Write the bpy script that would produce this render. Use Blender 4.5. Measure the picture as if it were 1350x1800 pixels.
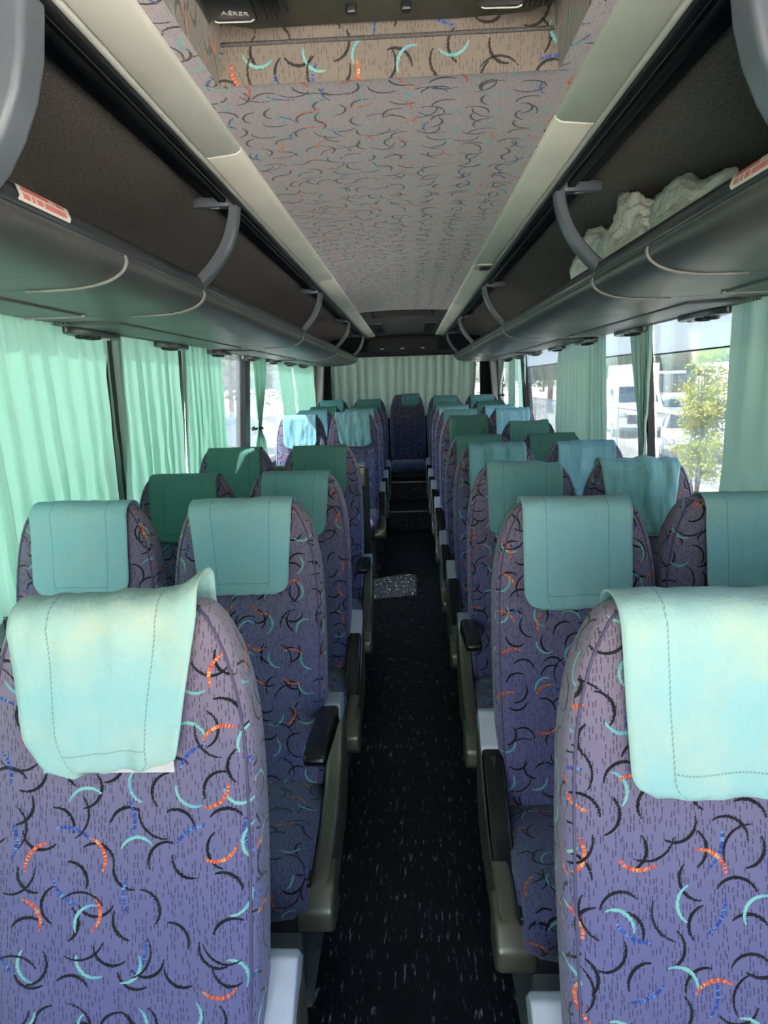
import bpy, bmesh, math, random
from math import sin, cos, tan, pi, radians, sqrt, atan2, exp, floor
from mathutils import Vector, Matrix, noise

# ------------------------------------------------------------------ clear
for o in list(bpy.data.objects):
    bpy.data.objects.remove(o)
SC = bpy.context.scene
COL = SC.collection
rnd = random.Random(7)

# ------------------------------------------------------------------ camera (1350 x 1800 frame, focal 1200 px)
F_PX = 1200.0
ROLL, PITCH, YAW = radians(1.85), radians(10.69), radians(2.364)
cam_d = bpy.data.cameras.new('camera')
cam = bpy.data.objects.new('camera', cam_d)
COL.objects.link(cam)
cam_d.sensor_fit = 'VERTICAL'
cam_d.sensor_height = 36.0
cam_d.lens = 36.0 * F_PX / 1800.0
cam_d.clip_start = 0.02
cam_d.clip_end = 2000
_fw = Vector((-sin(YAW) * cos(PITCH), cos(YAW) * cos(PITCH), -sin(PITCH)))
_rt = Vector((cos(YAW), sin(YAW), 0))
_up = _rt.cross(_fw)
_r2 = _rt * cos(ROLL) - _up * sin(ROLL)
_u2 = _up * cos(ROLL) + _rt * sin(ROLL)
_m = Matrix((_r2, _u2, -_fw)).transposed().to_4x4()
_m.translation = Vector((0.023, 0.0, 1.5))
cam.matrix_world = _m
SC.camera = cam

# ------------------------------------------------------------------ world, sun, exposure
SUN_AZ, SUN_EL = radians(-118), radians(52)     # from the left side of the coach, a little ahead of the camera
W = bpy.data.worlds.new('sky')
SC.world = W
W.use_nodes = True
wn = W.node_tree
wn.nodes.clear()
_sky = wn.nodes.new('ShaderNodeTexSky')
_sky.sky_type = 'NISHITA'
_sky.sun_disc = False
_sky.sun_elevation = SUN_EL
_sky.sun_rotation = SUN_AZ
_sky.air_density = 1.2
_sky.dust_density = 2.5
_sky.ozone_density = 1.0
_bg = wn.nodes.new('ShaderNodeBackground')
_bg.inputs['Strength'].default_value = 0.27
_wo = wn.nodes.new('ShaderNodeOutputWorld')
wn.links.new(_sky.outputs[0], _bg.inputs[0])
wn.links.new(_bg.outputs[0], _wo.inputs[0])

sun_d = bpy.data.lights.new('sun', 'SUN')
sun_d.energy = 14.0
sun_d.angle = radians(0.53)
sun_d.color = (1.0, 0.95, 0.86)
sun = bpy.data.objects.new('sun', sun_d)
COL.objects.link(sun)
_sd = Vector((sin(SUN_AZ) * cos(SUN_EL), cos(SUN_AZ) * cos(SUN_EL), sin(SUN_EL)))
sun.rotation_euler = _sd.to_track_quat('Z', 'Y').to_euler()

vs = SC.view_settings
SC.display_settings.display_device = 'sRGB'
vs.view_transform = 'Standard'
vs.look = 'None'
vs.gamma = 1.0
vs.use_curve_mapping = False
vs.exposure = 2.36
cy = SC.cycles
cy.max_bounces = 9
cy.diffuse_bounces = 5
cy.glossy_bounces = 3
cy.transparent_max_bounces = 16
cy.transmission_bounces = 6
cy.caustics_reflective = False
cy.caustics_refractive = False
cy.sample_clamp_indirect = 6.0


# ================================================================== material helpers
def lin(r, g=None, b=None):
    if g is None:
        r, g, b = r
    f = lambda c: ((c / 255.0) / 12.92) if c / 255.0 <= 0.04045 else (((c / 255.0) + 0.055) / 1.055) ** 2.4
    return (f(r), f(g), f(b), 1.0)


class NT:
    """tiny helper around a node tree"""
    def __init__(s, tree):
        s.t = tree
        s.n = tree.nodes
        s.l = tree.links

    def new(s, typ, **kw):
        n = s.n.new(typ)
        for k, v in kw.items():
            setattr(n, k, v)
        return n

    def put(s, sock, v):
        if v is None:
            return
        if hasattr(v, 'is_output') or isinstance(v, bpy.types.NodeSocket):
            s.l.new(v, sock)
        else:
            sock.default_value = v

    def m(s, op, a, b=None, c=None, clamp=False):
        n = s.new('ShaderNodeMath', operation=op, use_clamp=clamp)
        s.put(n.inputs[0], a)
        s.put(n.inputs[1], b)
        s.put(n.inputs[2], c)
        return n.outputs[0]

    def v(s, op, a, b=None, scale=None):
        n = s.new('ShaderNodeVectorMath', operation=op)
        s.put(n.inputs[0], a)
        s.put(n.inputs[1], b)
        if scale is not None:
            s.put(n.inputs['Scale'], scale)
        return n.outputs['Value'] if op in ('LENGTH', 'DOT_PRODUCT', 'DISTANCE') else n.outputs['Vector']

    def xyz(s, a):
        n = s.new('ShaderNodeSeparateXYZ')
        s.put(n.inputs[0], a)
        return n.outputs

    def comb(s, x, y, z=0.0):
        n = s.new('ShaderNodeCombineXYZ')
        s.put(n.inputs[0], x); s.put(n.inputs[1], y); s.put(n.inputs[2], z)
        return n.outputs[0]

    def mix(s, f, a, b):
        n = s.new('ShaderNodeMix', data_type='RGBA')
        s.put(n.inputs[0], f); s.put(n.inputs[6], a); s.put(n.inputs[7], b)
        return n.outputs[2]

    def noise(s, vec, scale, detail=3.0, rough=0.55):
        n = s.new('ShaderNodeTexNoise')
        s.put(n.inputs['Vector'], vec)
        n.inputs['Scale'].default_value = scale
        n.inputs['Detail'].default_value = detail
        n.inputs['Roughness'].default_value = rough
        return n.outputs[0]

    def ramp(s, f, stops):
        n = s.new('ShaderNodeValToRGB')
        e = n.color_ramp.elements
        while len(e) < len(stops):
            e.new(0.5)
        for k, (p, c) in enumerate(stops):
            e[k].position = p
            e[k].color = c
        s.put(n.inputs[0], f)
        return n.outputs[0]

    def bump(s, h, strength, dist=0.002):
        n = s.new('ShaderNodeBump')
        n.inputs['Strength'].default_value = strength
        n.inputs['Distance'].default_value = dist
        s.put(n.inputs['Height'], h)
        return n.outputs[0]


def newmat(name):
    m = bpy.data.materials.new(name)
    m.use_nodes = True
    m.node_tree.nodes.clear()
    t = NT(m.node_tree)
    t.out = t.new('ShaderNodeOutputMaterial')
    return m, t


def bsdf(t, col, rough=0.6, spec=0.5, metal=0.0, normal=None, **kw):
    p = t.new('ShaderNodeBsdfPrincipled')
    t.put(p.inputs['Base Color'], col)
    t.put(p.inputs['Roughness'], rough)
    t.put(p.inputs['Specular IOR Level'], spec)
    t.put(p.inputs['Metallic'], metal)
    if normal is not None:
        t.put(p.inputs['Normal'], normal)
    for k, v in kw.items():
        t.put(p.inputs[k.replace('_', ' ')], v)
    t.l.new(p.outputs[0], t.out.inputs[0])
    return p


def objco(t):
    return t.new('ShaderNodeTexCoord').outputs['Object']


def plain(name, rgb, rough=0.5, spec=0.4, metal=0.0, var=0.12, scale=14.0, bump=0.0, bscale=300.0, **kw):
    """painted / moulded surface with slight blotchy wear"""
    m, t = newmat(name)
    co = objco(t)
    c = lin(*rgb)
    dark = tuple(x * (1 - var * 1.6) for x in c[:3]) + (1,)
    lite = tuple(min(1, x * (1 + var)) for x in c[:3]) + (1,)
    n = t.noise(co, scale, 5)
    col = t.ramp(n, [(0.3, dark), (0.7, lite)])
    nm = t.bump(t.noise(co, bscale, 2), bump, 0.001) if bump else None
    bsdf(t, col, rough, spec, metal, nm, **kw)
    return m


M = {}


# ---- upholstery: purple-grey moquette with dashes and coloured arcs
def arc_group():
    g = bpy.data.node_groups.new('arc_layer', 'ShaderNodeTree')
    itf = g.interface
    itf.new_socket('Vector', in_out='INPUT', socket_type='NodeSocketVector')
    for nm, dv in (('Cell', 0.11), ('Seed', 0.0), ('Radius', 0.33), ('Sweep', 1.15), ('Width', 0.045), ('Keep', 1.0)):
        s = itf.new_socket(nm, in_out='INPUT', socket_type='NodeSocketFloat')
        s.default_value = dv
    itf.new_socket('Mask', in_out='OUTPUT', socket_type='NodeSocketFloat')
    itf.new_socket('Along', in_out='OUTPUT', socket_type='NodeSocketFloat')
    t = NT(g)
    gi = t.new('NodeGroupInput').outputs
    go = t.new('NodeGroupOutput').inputs
    off = t.comb(t.m('MULTIPLY', gi['Seed'], 0.377), t.m('MULTIPLY', gi['Seed'], 0.619))
    p = t.v('ADD', t.v('SCALE', gi['Vector'], scale=t.m('DIVIDE', 1.0, gi['Cell'])), off)
    x, y, _ = t.xyz(p)
    flat = t.comb(x, y)
    cell = t.v('FLOOR', flat)
    f = t.v('SUBTRACT', t.v('FRACTION', flat), (0.5, 0.5, 0.0))
    wnz = t.new('ShaderNodeTexWhiteNoise', noise_dimensions='4D')
    t.l.new(cell, wnz.inputs['Vector'])
    t.l.new(gi['Seed'], wnz.inputs['W'])
    r, gg, b = t.xyz(wnz.outputs['Color'])
    jit = t.comb(t.m('MULTIPLY', t.m('SUBTRACT', r, 0.5), 0.3), t.m('MULTIPLY', t.m('SUBTRACT', gg, 0.5), 0.3))
    q = t.v('SUBTRACT', f, jit)
    vr = t.new('ShaderNodeVectorRotate', rotation_type='Z_AXIS')
    t.l.new(q, vr.inputs['Vector'])
    # snap to a few directions so that the weave repeats like a printed motif
    ang = t.m('MULTIPLY', b, 2 * pi)
    t.l.new(ang, vr.inputs['Angle'])
    q2 = t.v('ADD', vr.outputs[0], t.comb(t.m('MULTIPLY', gi['Radius'], 0.75), 0.0))
    qx, qy, _ = t.xyz(q2)
    a = t.m('ARCTAN2', qy, qx)
    ln = t.v('LENGTH', q2)
    d = t.m('ABSOLUTE', t.m('SUBTRACT', ln, gi['Radius']))
    rel = t.m('DIVIDE', a, gi['Sweep'])
    taper = t.m('SUBTRACT', 1.0, t.m('MULTIPLY', t.m('POWER', t.m('ABSOLUTE', rel), 2.0), 0.55))
    inside = t.m('LESS_THAN', d, t.m('MULTIPLY', t.m('MULTIPLY', gi['Width'], 0.5), taper))
    ends = t.m('LESS_THAN', t.m('ABSOLUTE', rel), 1.0)
    keep = t.m('LESS_THAN', wnz.outputs['Value'], gi['Keep'])
    t.l.new(t.m('MULTIPLY', t.m('MULTIPLY', inside, ends), keep), go['Mask'])
    t.l.new(t.m('ADD', a, t.m('MULTIPLY', r, 7.0)), go['Along'])
    return g


ARC = arc_group()


def moquette(name, low, high, z0, z1, per_object=True, dash=1.0, vivid=1.0, zfade=True):
    m, t = newmat(name)
    uv = t.new('ShaderNodeUVMap').outputs[0]
    if per_object:
        oi = t.new('ShaderNodeObjectInfo').outputs['Random']
        uv = t.v('ADD', uv, t.comb(t.m('MULTIPLY', oi, 13.7), t.m('MULTIPLY', oi, 7.3)))
    # knitted ripple so strokes have stepped edges
    rip = t.noise(uv, 520, 0)
    uvr = t.v('ADD', uv, t.comb(t.m('MULTIPLY', t.m('SUBTRACT', rip, 0.5), 0.004), t.m('MULTIPLY', t.m('SUBTRACT', rip, 0.5), 0.003)))
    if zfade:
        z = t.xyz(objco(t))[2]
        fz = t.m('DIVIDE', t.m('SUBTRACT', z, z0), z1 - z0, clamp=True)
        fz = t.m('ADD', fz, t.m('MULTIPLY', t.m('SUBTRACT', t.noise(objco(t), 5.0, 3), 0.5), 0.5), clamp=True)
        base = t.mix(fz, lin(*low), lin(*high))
    else:
        base = t.mix(t.noise(objco(t), 1.6, 4), lin(*low), lin(*high))
    # fine weave mottling
    base = t.mix(t.m('MULTIPLY', t.noise(uv, 900, 1), 0.28), base, lin(58, 56, 80))
    # short dark vertical dashes, staggered
    cw, ch = 0.0056, 0.0118
    ux, uy, _ = t.xyz(uv)
    cx = t.m('DIVIDE', ux, cw)
    col_i = t.m('FLOOR', cx)
    w1 = t.new('ShaderNodeTexWhiteNoise', noise_dimensions='1D')
    t.l.new(col_i, w1.inputs['W'])
    cyy = t.m('ADD', t.m('DIVIDE', uy, ch), t.m('MULTIPLY', w1.outputs['Value'], 5.0))
    w2 = t.new('ShaderNodeTexWhiteNoise', noise_dimensions='2D')
    t.l.new(t.comb(col_i, t.m('FLOOR', cyy)), w2.inputs['Vector'])
    fx = t.m('ABSOLUTE', t.m('SUBTRACT', t.m('SUBTRACT', t.m('FRACT', cx), 0.5), t.m('MULTIPLY', t.m('SUBTRACT', t.xyz(w2.outputs['Color'])[1], 0.5), 0.6)))
    fy = t.m('ABSOLUTE', t.m('SUBTRACT', t.m('FRACT', cyy), 0.5))
    dm = t.m('MULTIPLY', t.m('MULTIPLY', t.m('LESS_THAN', fx, 0.15), t.m('LESS_THAN', fy, t.m('ADD', 0.2, t.m('MULTIPLY', t.xyz(w2.outputs['Color'])[0], 0.24)))),
             t.m('GREATER_THAN', w2.outputs['Value'], 0.42))
    col = t.mix(t.m('MULTIPLY', dm, 0.62 * dash), base, lin(30, 28, 44))

    def layer(col, cell, seed, rad, sweep, width, keep, stops, stripes):
        n = t.new('ShaderNodeGroup')
        n.node_tree = ARC
        t.l.new(uvr, n.inputs['Vector'])
        for k, vv in (('Cell', cell * 0.81), ('Seed', seed), ('Radius', rad), ('Sweep', sweep), ('Width', width * 1.1), ('Keep', keep)):
            n.inputs[k].default_value = vv
        if stripes:
            ws = t.new('ShaderNodeTexWhiteNoise', noise_dimensions='1D')
            t.l.new(t.m('FLOOR', t.m('MULTIPLY', n.outputs['Along'], stripes)), ws.inputs['W'])
            c = t.ramp(ws.outputs['Value'], stops)
        else:
            c = t.ramp(t.m('FRACT', t.m('MULTIPLY', n.outputs['Along'], 0.31)), stops)
        return t.mix(t.m('MULTIPLY', n.outputs['Mask'], vivid), col, c)

    black = [(0.0, lin(12, 12, 18)), (1.0, lin(22, 21, 30))]
    teal = [(0.0, lin(118, 186, 192)), (0.5, lin(128, 196, 180)), (1.0, lin(96, 168, 190))]
    fire = [(0.0, lin(190, 52, 52)), (0.4, lin(208, 84, 60)), (0.7, lin(222, 122, 74)), (1.0, lin(230, 190, 120))]
    blue = [(0.0, lin(40, 54, 130)), (0.6, lin(56, 82, 166)), (1.0, lin(120, 170, 205))]
    col = layer(col, 0.098, 11.3, 0.37, 0.98, 0.058, 1.0, black, 0)
    col = layer(col, 0.108, 27.9, 0.34, 1.15, 0.050, 0.95, black, 0)
    col = layer(col, 0.118, 41.2, 0.55, 0.55, 0.052, 0.6, blue, 34)
    col = layer(col, 0.104, 63.7, 0.34, 1.05, 0.052, 0.74, teal, 0)
    col = layer(col, 0.116, 85.1, 0.38, 0.85, 0.052, 0.60, fire, 26)
    col = layer(col, 0.125, 97.4, 0.40, 0.9, 0.034, 0.7, black, 0)
    nm = t.bump(t.noise(uv, 1400, 1), 0.35, 0.0008)
    bsdf(t, col, 0.92, 0.12, 0.0, nm, Sheen_Weight=0.25, Sheen_Roughness=0.6)
    return m


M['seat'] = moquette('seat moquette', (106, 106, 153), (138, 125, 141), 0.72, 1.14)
M['ceil_grime_shade'] = moquette('grubby shade-darkened ceiling moquette', (128, 117, 106), (146, 134, 122), 0, 1, per_object=False, dash=0.6, vivid=0.85, zfade=False)  # recess cloth: brown grime, with shade also put into the darker base
M['ceil'] = moquette('ceiling moquette', (184, 167, 177), (197, 181, 187), 0, 1, per_object=False, dash=0.5, vivid=1.0, zfade=False)


def cover_mat(name, rgb, stain, stain_amt):
    m, t = newmat(name)
    uv = t.new('ShaderNodeUVMap').outputs[0]
    ux, uy, _ = t.xyz(uv)
    oi = t.new('ShaderNodeObjectInfo').outputs['Random']
    off = t.v('ADD', objco(t), t.comb(t.m('MULTIPLY', oi, 9.0), t.m('MULTIPLY', oi, 5.0), oi))
    n = t.noise(off, 9.0, 4)
    f = t.m('MULTIPLY', t.m('MULTIPLY', t.m('SUBTRACT', n, 0.42), 3.2, clamp=True), stain_amt)
    # grubby where heads rest: upper front band
    band = t.m('SUBTRACT', 1.0, t.m('MULTIPLY', t.m('ABSOLUTE', t.m('SUBTRACT', uy, 0.47)), 4.2), clamp=True)
    f = t.m('ADD', f, t.m('MULTIPLY', band, stain_amt * 0.55), clamp=True)
    col = t.mix(f, lin(*rgb), lin(*stain))
    # two stitched seams down the cloth and one along the hem
    s1 = t.m('LESS_THAN', t.m('ABSOLUTE', t.m('SUBTRACT', t.m('ABSOLUTE', t.m('SUBTRACT', ux, 0.5)), 0.285)), 0.005)
    s2 = t.m('LESS_THAN', t.m('ABSOLUTE', t.m('SUBTRACT', uy, 0.925)), 0.003)
    s2 = t.m('MULTIPLY', s2, t.m('LESS_THAN', t.m('ABSOLUTE', t.m('SUBTRACT', ux, 0.5)), 0.29))
    st = t.m('MAXIMUM', s1, s2)
    dashes = t.m('GREATER_THAN', t.m('FRACT', t.m('MULTIPLY', t.m('ADD', ux, uy), 55.0)), 0.32)
    st = t.m('MULTIPLY', st, dashes)
    col = t.mix(t.m('MULTIPLY', st, 0.55), col, tuple(c * 0.30 for c in lin(*rgb)[:3]) + (1,))
    h = t.m('ADD', t.m('MULTIPLY', t.noise(uv, 420, 1), 0.25), t.m('MULTIPLY', t.m('MAXIMUM', s1, s2), -1.2))
    h = t.m('ADD', h, t.m('MULTIPLY', t.noise(off, 30, 5, 0.6), 2.2))
    h = t.m('ADD', h, t.m('MULTIPLY', t.noise(t.v('MULTIPLY', off, (1.0, 1.0, 0.35)), 22, 3), 2.6))
    nm = t.bump(h, 0.75, 0.0022)
    bsdf(t, col, 0.9, 0.15, 0.0, nm, Sheen_Weight=0.15)
    return m


M['cov_aqua'] = cover_mat('aqua cover cloth', (142, 196, 204), (168, 196, 186), 0.45)  # light and shade along the rows is put into these cover tones
M['cov_sunlit_blue'] = cover_mat('sunlit blue-aqua cover cloth', (138, 194, 212), (156, 198, 202), 0.4)
M['cov_shaded_green'] = cover_mat('shaded green cover cloth', (92, 142, 132), (104, 146, 132), 0.45)
M['cov_teal'] = cover_mat('teal cover cloth', (120, 174, 178), (136, 174, 166), 0.5)
M['cov_pale'] = cover_mat('pale aqua cover cloth', (152, 200, 202), (194, 206, 184), 0.55)

M['grey_cap'] = plain('light grey plastic', (190, 198, 210), 0.42, 0.5, var=0.05)
M['grip'] = plain('black grip', (24, 24, 26), 0.26, 0.6, var=0.1)
M['shroud'] = plain('champagne plastic', (132, 130, 114), 0.36, 0.5, metal=0.55, var=0.12, scale=9, bump=0.05)
M['dark_metal'] = plain('dark frame', (48, 50, 54), 0.5, 0.4, var=0.15)
M['leg'] = plain('grey leg steel', (92, 96, 98), 0.5, 0.4, var=0.15)
M['piping'] = plain('piping', (96, 92, 118), 0.85, 0.1, var=0.1)
M['velcro'] = plain('velcro strip', (205, 205, 205), 0.9, 0.1, var=0.08)


def rack_mat():
    m, t = newmat('scuffed grey rack plastic')
    co = objco(t)
    sc = t.new('ShaderNodeMapping')
    t.l.new(co, sc.inputs[0])
    sc.inputs['Scale'].default_value = (3.0, 22.0, 9.0)
    sc.inputs['Rotation'].default_value = (0, 0, 0.5)
    n1 = t.noise(sc.outputs[0], 3.5, 6, 0.7)
    n2 = t.noise(co, 3.0, 4)
    f = t.m('MULTIPLY', t.m('SUBTRACT', t.m('MULTIPLY', n1, n2), 0.22), 3.5, clamp=True)
    col = t.mix(f, lin(66, 66, 66), lin(98, 97, 90))
    rough = t.m('ADD', 0.40, t.m('MULTIPLY', f, 0.22))
    bsdf(t, col, rough, 0.5, 0.0, t.bump(t.noise(co, 700, 2), 0.08, 0.0006))
    return m


M['rack'] = rack_mat()
M['rack_lip'] = plain('black rack lip', (44, 46, 50), 0.32, 0.5, var=0.12)
M['rack_seam'] = plain('pale seam strip', (128, 126, 124), 0.4, 0.5, var=0.1)
M['bracket'] = plain('grey bracket', (92, 97, 106), 0.34, 0.5, var=0.06)
M['black'] = plain('black trim', (22, 22, 24), 0.42, 0.4, var=0.2)
M['navy'] = plain('dark track', (20, 22, 28), 0.5, 0.3, var=0.2)
M['psu'] = plain('service unit black', (34, 36, 38), 0.3, 0.5, var=0.12)
M['grille'] = plain('grey green grille', (96, 108, 104), 0.5, 0.4, var=0.1)


def carpet_mat(name, a, b):
    m, t = newmat(name)
    co = objco(t)
    n = t.noise(co, 420, 2, 0.7)
    n2 = t.noise(co, 3.0, 3)
    col = t.mix(t.m('MULTIPLY', t.m('SUBTRACT', n, 0.38), 3.0, clamp=True), lin(*a), lin(*b))
    col = t.mix(t.m('MULTIPLY', n2, 0.4), col, lin(*a))
    bsdf(t, col, 0.95, 0.05, 0.0, t.bump(n, 0.6, 0.002))
    return m


M['carpet'] = carpet_mat('charcoal lining carpet', (88, 84, 82), (164, 155, 149))
M['felt'] = carpet_mat('grey felt', (84, 82, 82), (120, 116, 114))
M['wall_carpet'] = carpet_mat('dark side lining', (40, 40, 44), (66, 66, 70))


def light_mat():
    m, t = newmat('cream diffuser')
    co = objco(t)
    n = t.noise(co, 5, 5)
    col = t.ramp(n, [(0.3, lin(226, 222, 208)), (0.7, lin(240, 236, 224))])
    bsdf(t, col, 0.38, 0.5)
    return m


M['strip'] = light_mat()
M['strip_side'] = plain('grey strip edge', (176, 176, 170), 0.45, 0.4, var=0.08)


def floor_mat():
    m, t = newmat('flecked dark vinyl')
    co = objco(t)
    mp = t.new('ShaderNodeMapping')
    t.l.new(co, mp.inputs[0])
    mp.inputs['Scale'].default_value = (1.0, 0.17, 1.0)
    n = t.noise(mp.outputs[0], 95, 3, 0.6)
    n2 = t.noise(co, 14, 3)
    n3 = t.noise(mp.outputs[0], 210, 2, 0.6)
    fl = t.m('MULTIPLY', t.m('SUBTRACT', n, 0.60), 16.0, clamp=True)
    fl = t.m('MULTIPLY', fl, t.m('MULTIPLY', t.m('SUBTRACT', n2, 0.36), 5.0, clamp=True))
    f3 = t.m('MULTIPLY', t.m('SUBTRACT', n3, 0.66), 9.0, clamp=True)
    col = t.mix(t.m('MULTIPLY', f3, 0.4), lin(24, 27, 34), lin(84, 90, 102))
    col = t.mix(fl, col, lin(165, 168, 172))
    dust = t.m('MULTIPLY', t.m('SUBTRACT', t.noise(co, 2.2, 5), 0.45), 1.2, clamp=True)
    col = t.mix(t.m('MULTIPLY', dust, 0.16), col, lin(110, 112, 112))
    bsdf(t, col, t.m('ADD', 0.42, t.m('MULTIPLY', dust, 0.3)), 0.4, 0.0, t.bump(n, 0.15, 0.0008))
    return m


M['floor'] = floor_mat()
M['nosing'] = plain('aluminium nosing', (140, 142, 140), 0.35, 0.5, metal=0.8, var=0.15)


def curtain_mat(name, rgb, trans, w=0.5):
    m, t = newmat(name)
    co = objco(t)
    n = t.noise(co, 4.0, 5, 0.6)
    a = lin(*rgb)
    col = t.mix(n, tuple(c * 0.84 for c in a[:3]) + (1,), a)
    fine = t.noise(co, 500, 1)
    crease = t.noise(co, 16, 5, 0.6)
    nm = t.bump(t.m('ADD', t.m('MULTIPLY', fine, 0.15), crease), 0.35, 0.006)
    d = t.new('ShaderNodeBsdfDiffuse')
    t.put(d.inputs[0], col); t.l.new(nm, d.inputs['Normal'])
    tr = t.new('ShaderNodeBsdfTranslucent')
    t.put(tr.inputs[0], lin(*trans)); t.l.new(nm, tr.inputs['Normal'])
    mx = t.new('ShaderNodeMixShader')
    mx.inputs[0].default_value = w
    t.l.new(d.outputs[0], mx.inputs[1]); t.l.new(tr.outputs[0], mx.inputs[2])
    t.l.new(mx.outputs[0], t.out.inputs[0])
    return m


M['curtain'] = curtain_mat('green curtain cloth', (168, 204, 190), (138, 186, 166), 0.35)
M['curtain_r'] = curtain_mat('faded green curtain cloth', (174, 198, 188), (150, 184, 168), 0.25)
M['curtain_b'] = curtain_mat('grey green rear curtain cloth', (186, 198, 190), (165, 186, 174), 0.18)
M['lace'] = curtain_mat('pale thin curtain cloth', (190, 220, 210), (190, 225, 210), 0.6)
M['tie'] = plain('black strap', (22, 22, 24), 0.7, 0.2)


def glass_mat(name, tint, haze, haze_col=(190, 205, 215), vary=1.3):
    m, t = newmat(name)
    co = objco(t)
    tr = t.new('ShaderNodeBsdfTransparent')
    tr.inputs[0].default_value = tint
    gl = t.new('ShaderNodeBsdfGlossy')
    gl.inputs['Roughness'].default_value = 0.03
    fr = t.new('ShaderNodeFresnel')
    fr.inputs[0].default_value = 1.45
    mx = t.new('ShaderNodeMixShader')
    t.l.new(t.m('MULTIPLY', fr.outputs[0], 0.7), mx.inputs[0])
    t.l.new(tr.outputs[0], mx.inputs[1]); t.l.new(gl.outputs[0], mx.inputs[2])
    df = t.new('ShaderNodeBsdfDiffuse')
    df.inputs[0].default_value = lin(*haze_col)
    tl = t.new('ShaderNodeBsdfTranslucent')
    tl.inputs[0].default_value = lin(*haze_col)
    dm = t.new('ShaderNodeMixShader')
    dm.inputs[0].default_value = 0.5
    t.l.new(df.outputs[0], dm.inputs[1]); t.l.new(tl.outputs[0], dm.inputs[2])
    mp = t.new('ShaderNodeMapping')
    t.l.new(co, mp.inputs[0])
    mp.inputs['Scale'].default_value = (1, 4.0, 0.8)
    dirt = t.m('MULTIPLY', t.m('ADD', t.m('MULTIPLY', t.noise(mp.outputs[0], 3.0, 5, 0.65), vary), 0.85 - vary * 0.5), haze, clamp=True)
    m2 = t.new('ShaderNodeMixShader')
    t.l.new(dirt, m2.inputs[0])
    t.l.new(mx.outputs[0], m2.inputs[1]); t.l.new(dm.outputs[0], m2.inputs[2])
    t.l.new(m2.outputs[0], t.out.inputs[0])
    return m


M['glass'] = glass_mat('tinted dusty glass', (0.62, 0.66, 0.68, 1), 0.07)
M['clear'] = glass_mat('clear windscreen glass', (0.95, 0.96, 0.96, 1), 0.01)
M['film'] = glass_mat('frosted sun film', (0.62, 0.65, 0.69, 1), 0.42, (205, 218, 232), 0.25)
M['carglass'] = plain('car window glass', (60, 70, 82), 0.08, 0.6, var=0.05)


# ================================================================== mesh helpers
def tag(o, label=None, cat=None, group=None, kind=None):
    if label: o['label'] = label
    if cat: o['category'] = cat
    if group: o['group'] = group
    if kind: o['kind'] = kind
    return o


def empty(name, loc=(0, 0, 0), rz=0.0, parent=None):
    o = bpy.data.objects.new(name, None)
    COL.objects.link(o)
    o.location = loc
    o.rotation_euler = (0, 0, rz)
    o.empty_display_size = 0.1
    if parent: o.parent = parent
    return o


def box_uv(me):
    """metre-scaled box projection in the mesh's own frame"""
    uvl = me.uv_layers.new(name='UVMap')
    data = uvl.data
    vs_ = me.vertices
    for p in me.polygons:
        n = p.normal
        ax, ay, az = abs(n.x), abs(n.y), abs(n.z)
        for li in p.loop_indices:
            c = vs_[me.loops[li].vertex_index].co
            if ay >= ax * 0.8 and ay >= az * 0.7:
                data[li].uv = (c.x, c.z)
            elif az > ax:
                data[li].uv = (c.x, c.y * 1.0 + 3.1)
            else:
                data[li].uv = (c.y + (1.7 if n.x > 0 else 4.9), c.z)


def mesh_of(name, verts, faces, mat, smooth=True, uv=None, angle=None):
    me = bpy.data.meshes.new(name)
    me.from_pydata([tuple(v) for v in verts], [], faces)
    me.update()
    if uv == 'box':
        box_uv(me)
    elif uv is not None:
        l = me.uv_layers.new(name='UVMap')
        for p in me.polygons:
            for li in p.loop_indices:
                l.data[li].uv = uv[me.loops[li].vertex_index]
    if mat is not None:
        me.materials.append(mat)
    if smooth:
        me.polygons.foreach_set('use_smooth', [True] * len(me.polygons))
        if angle is not None:
            me.set_sharp_from_angle(angle=radians(angle))
    return me


def ob(name, me, parent=None, loc=None):
    o = bpy.data.objects.new(name, me)
    COL.objects.link(o)
    if parent: o.parent = parent
    if loc is not None: o.location = loc
    return o


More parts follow.
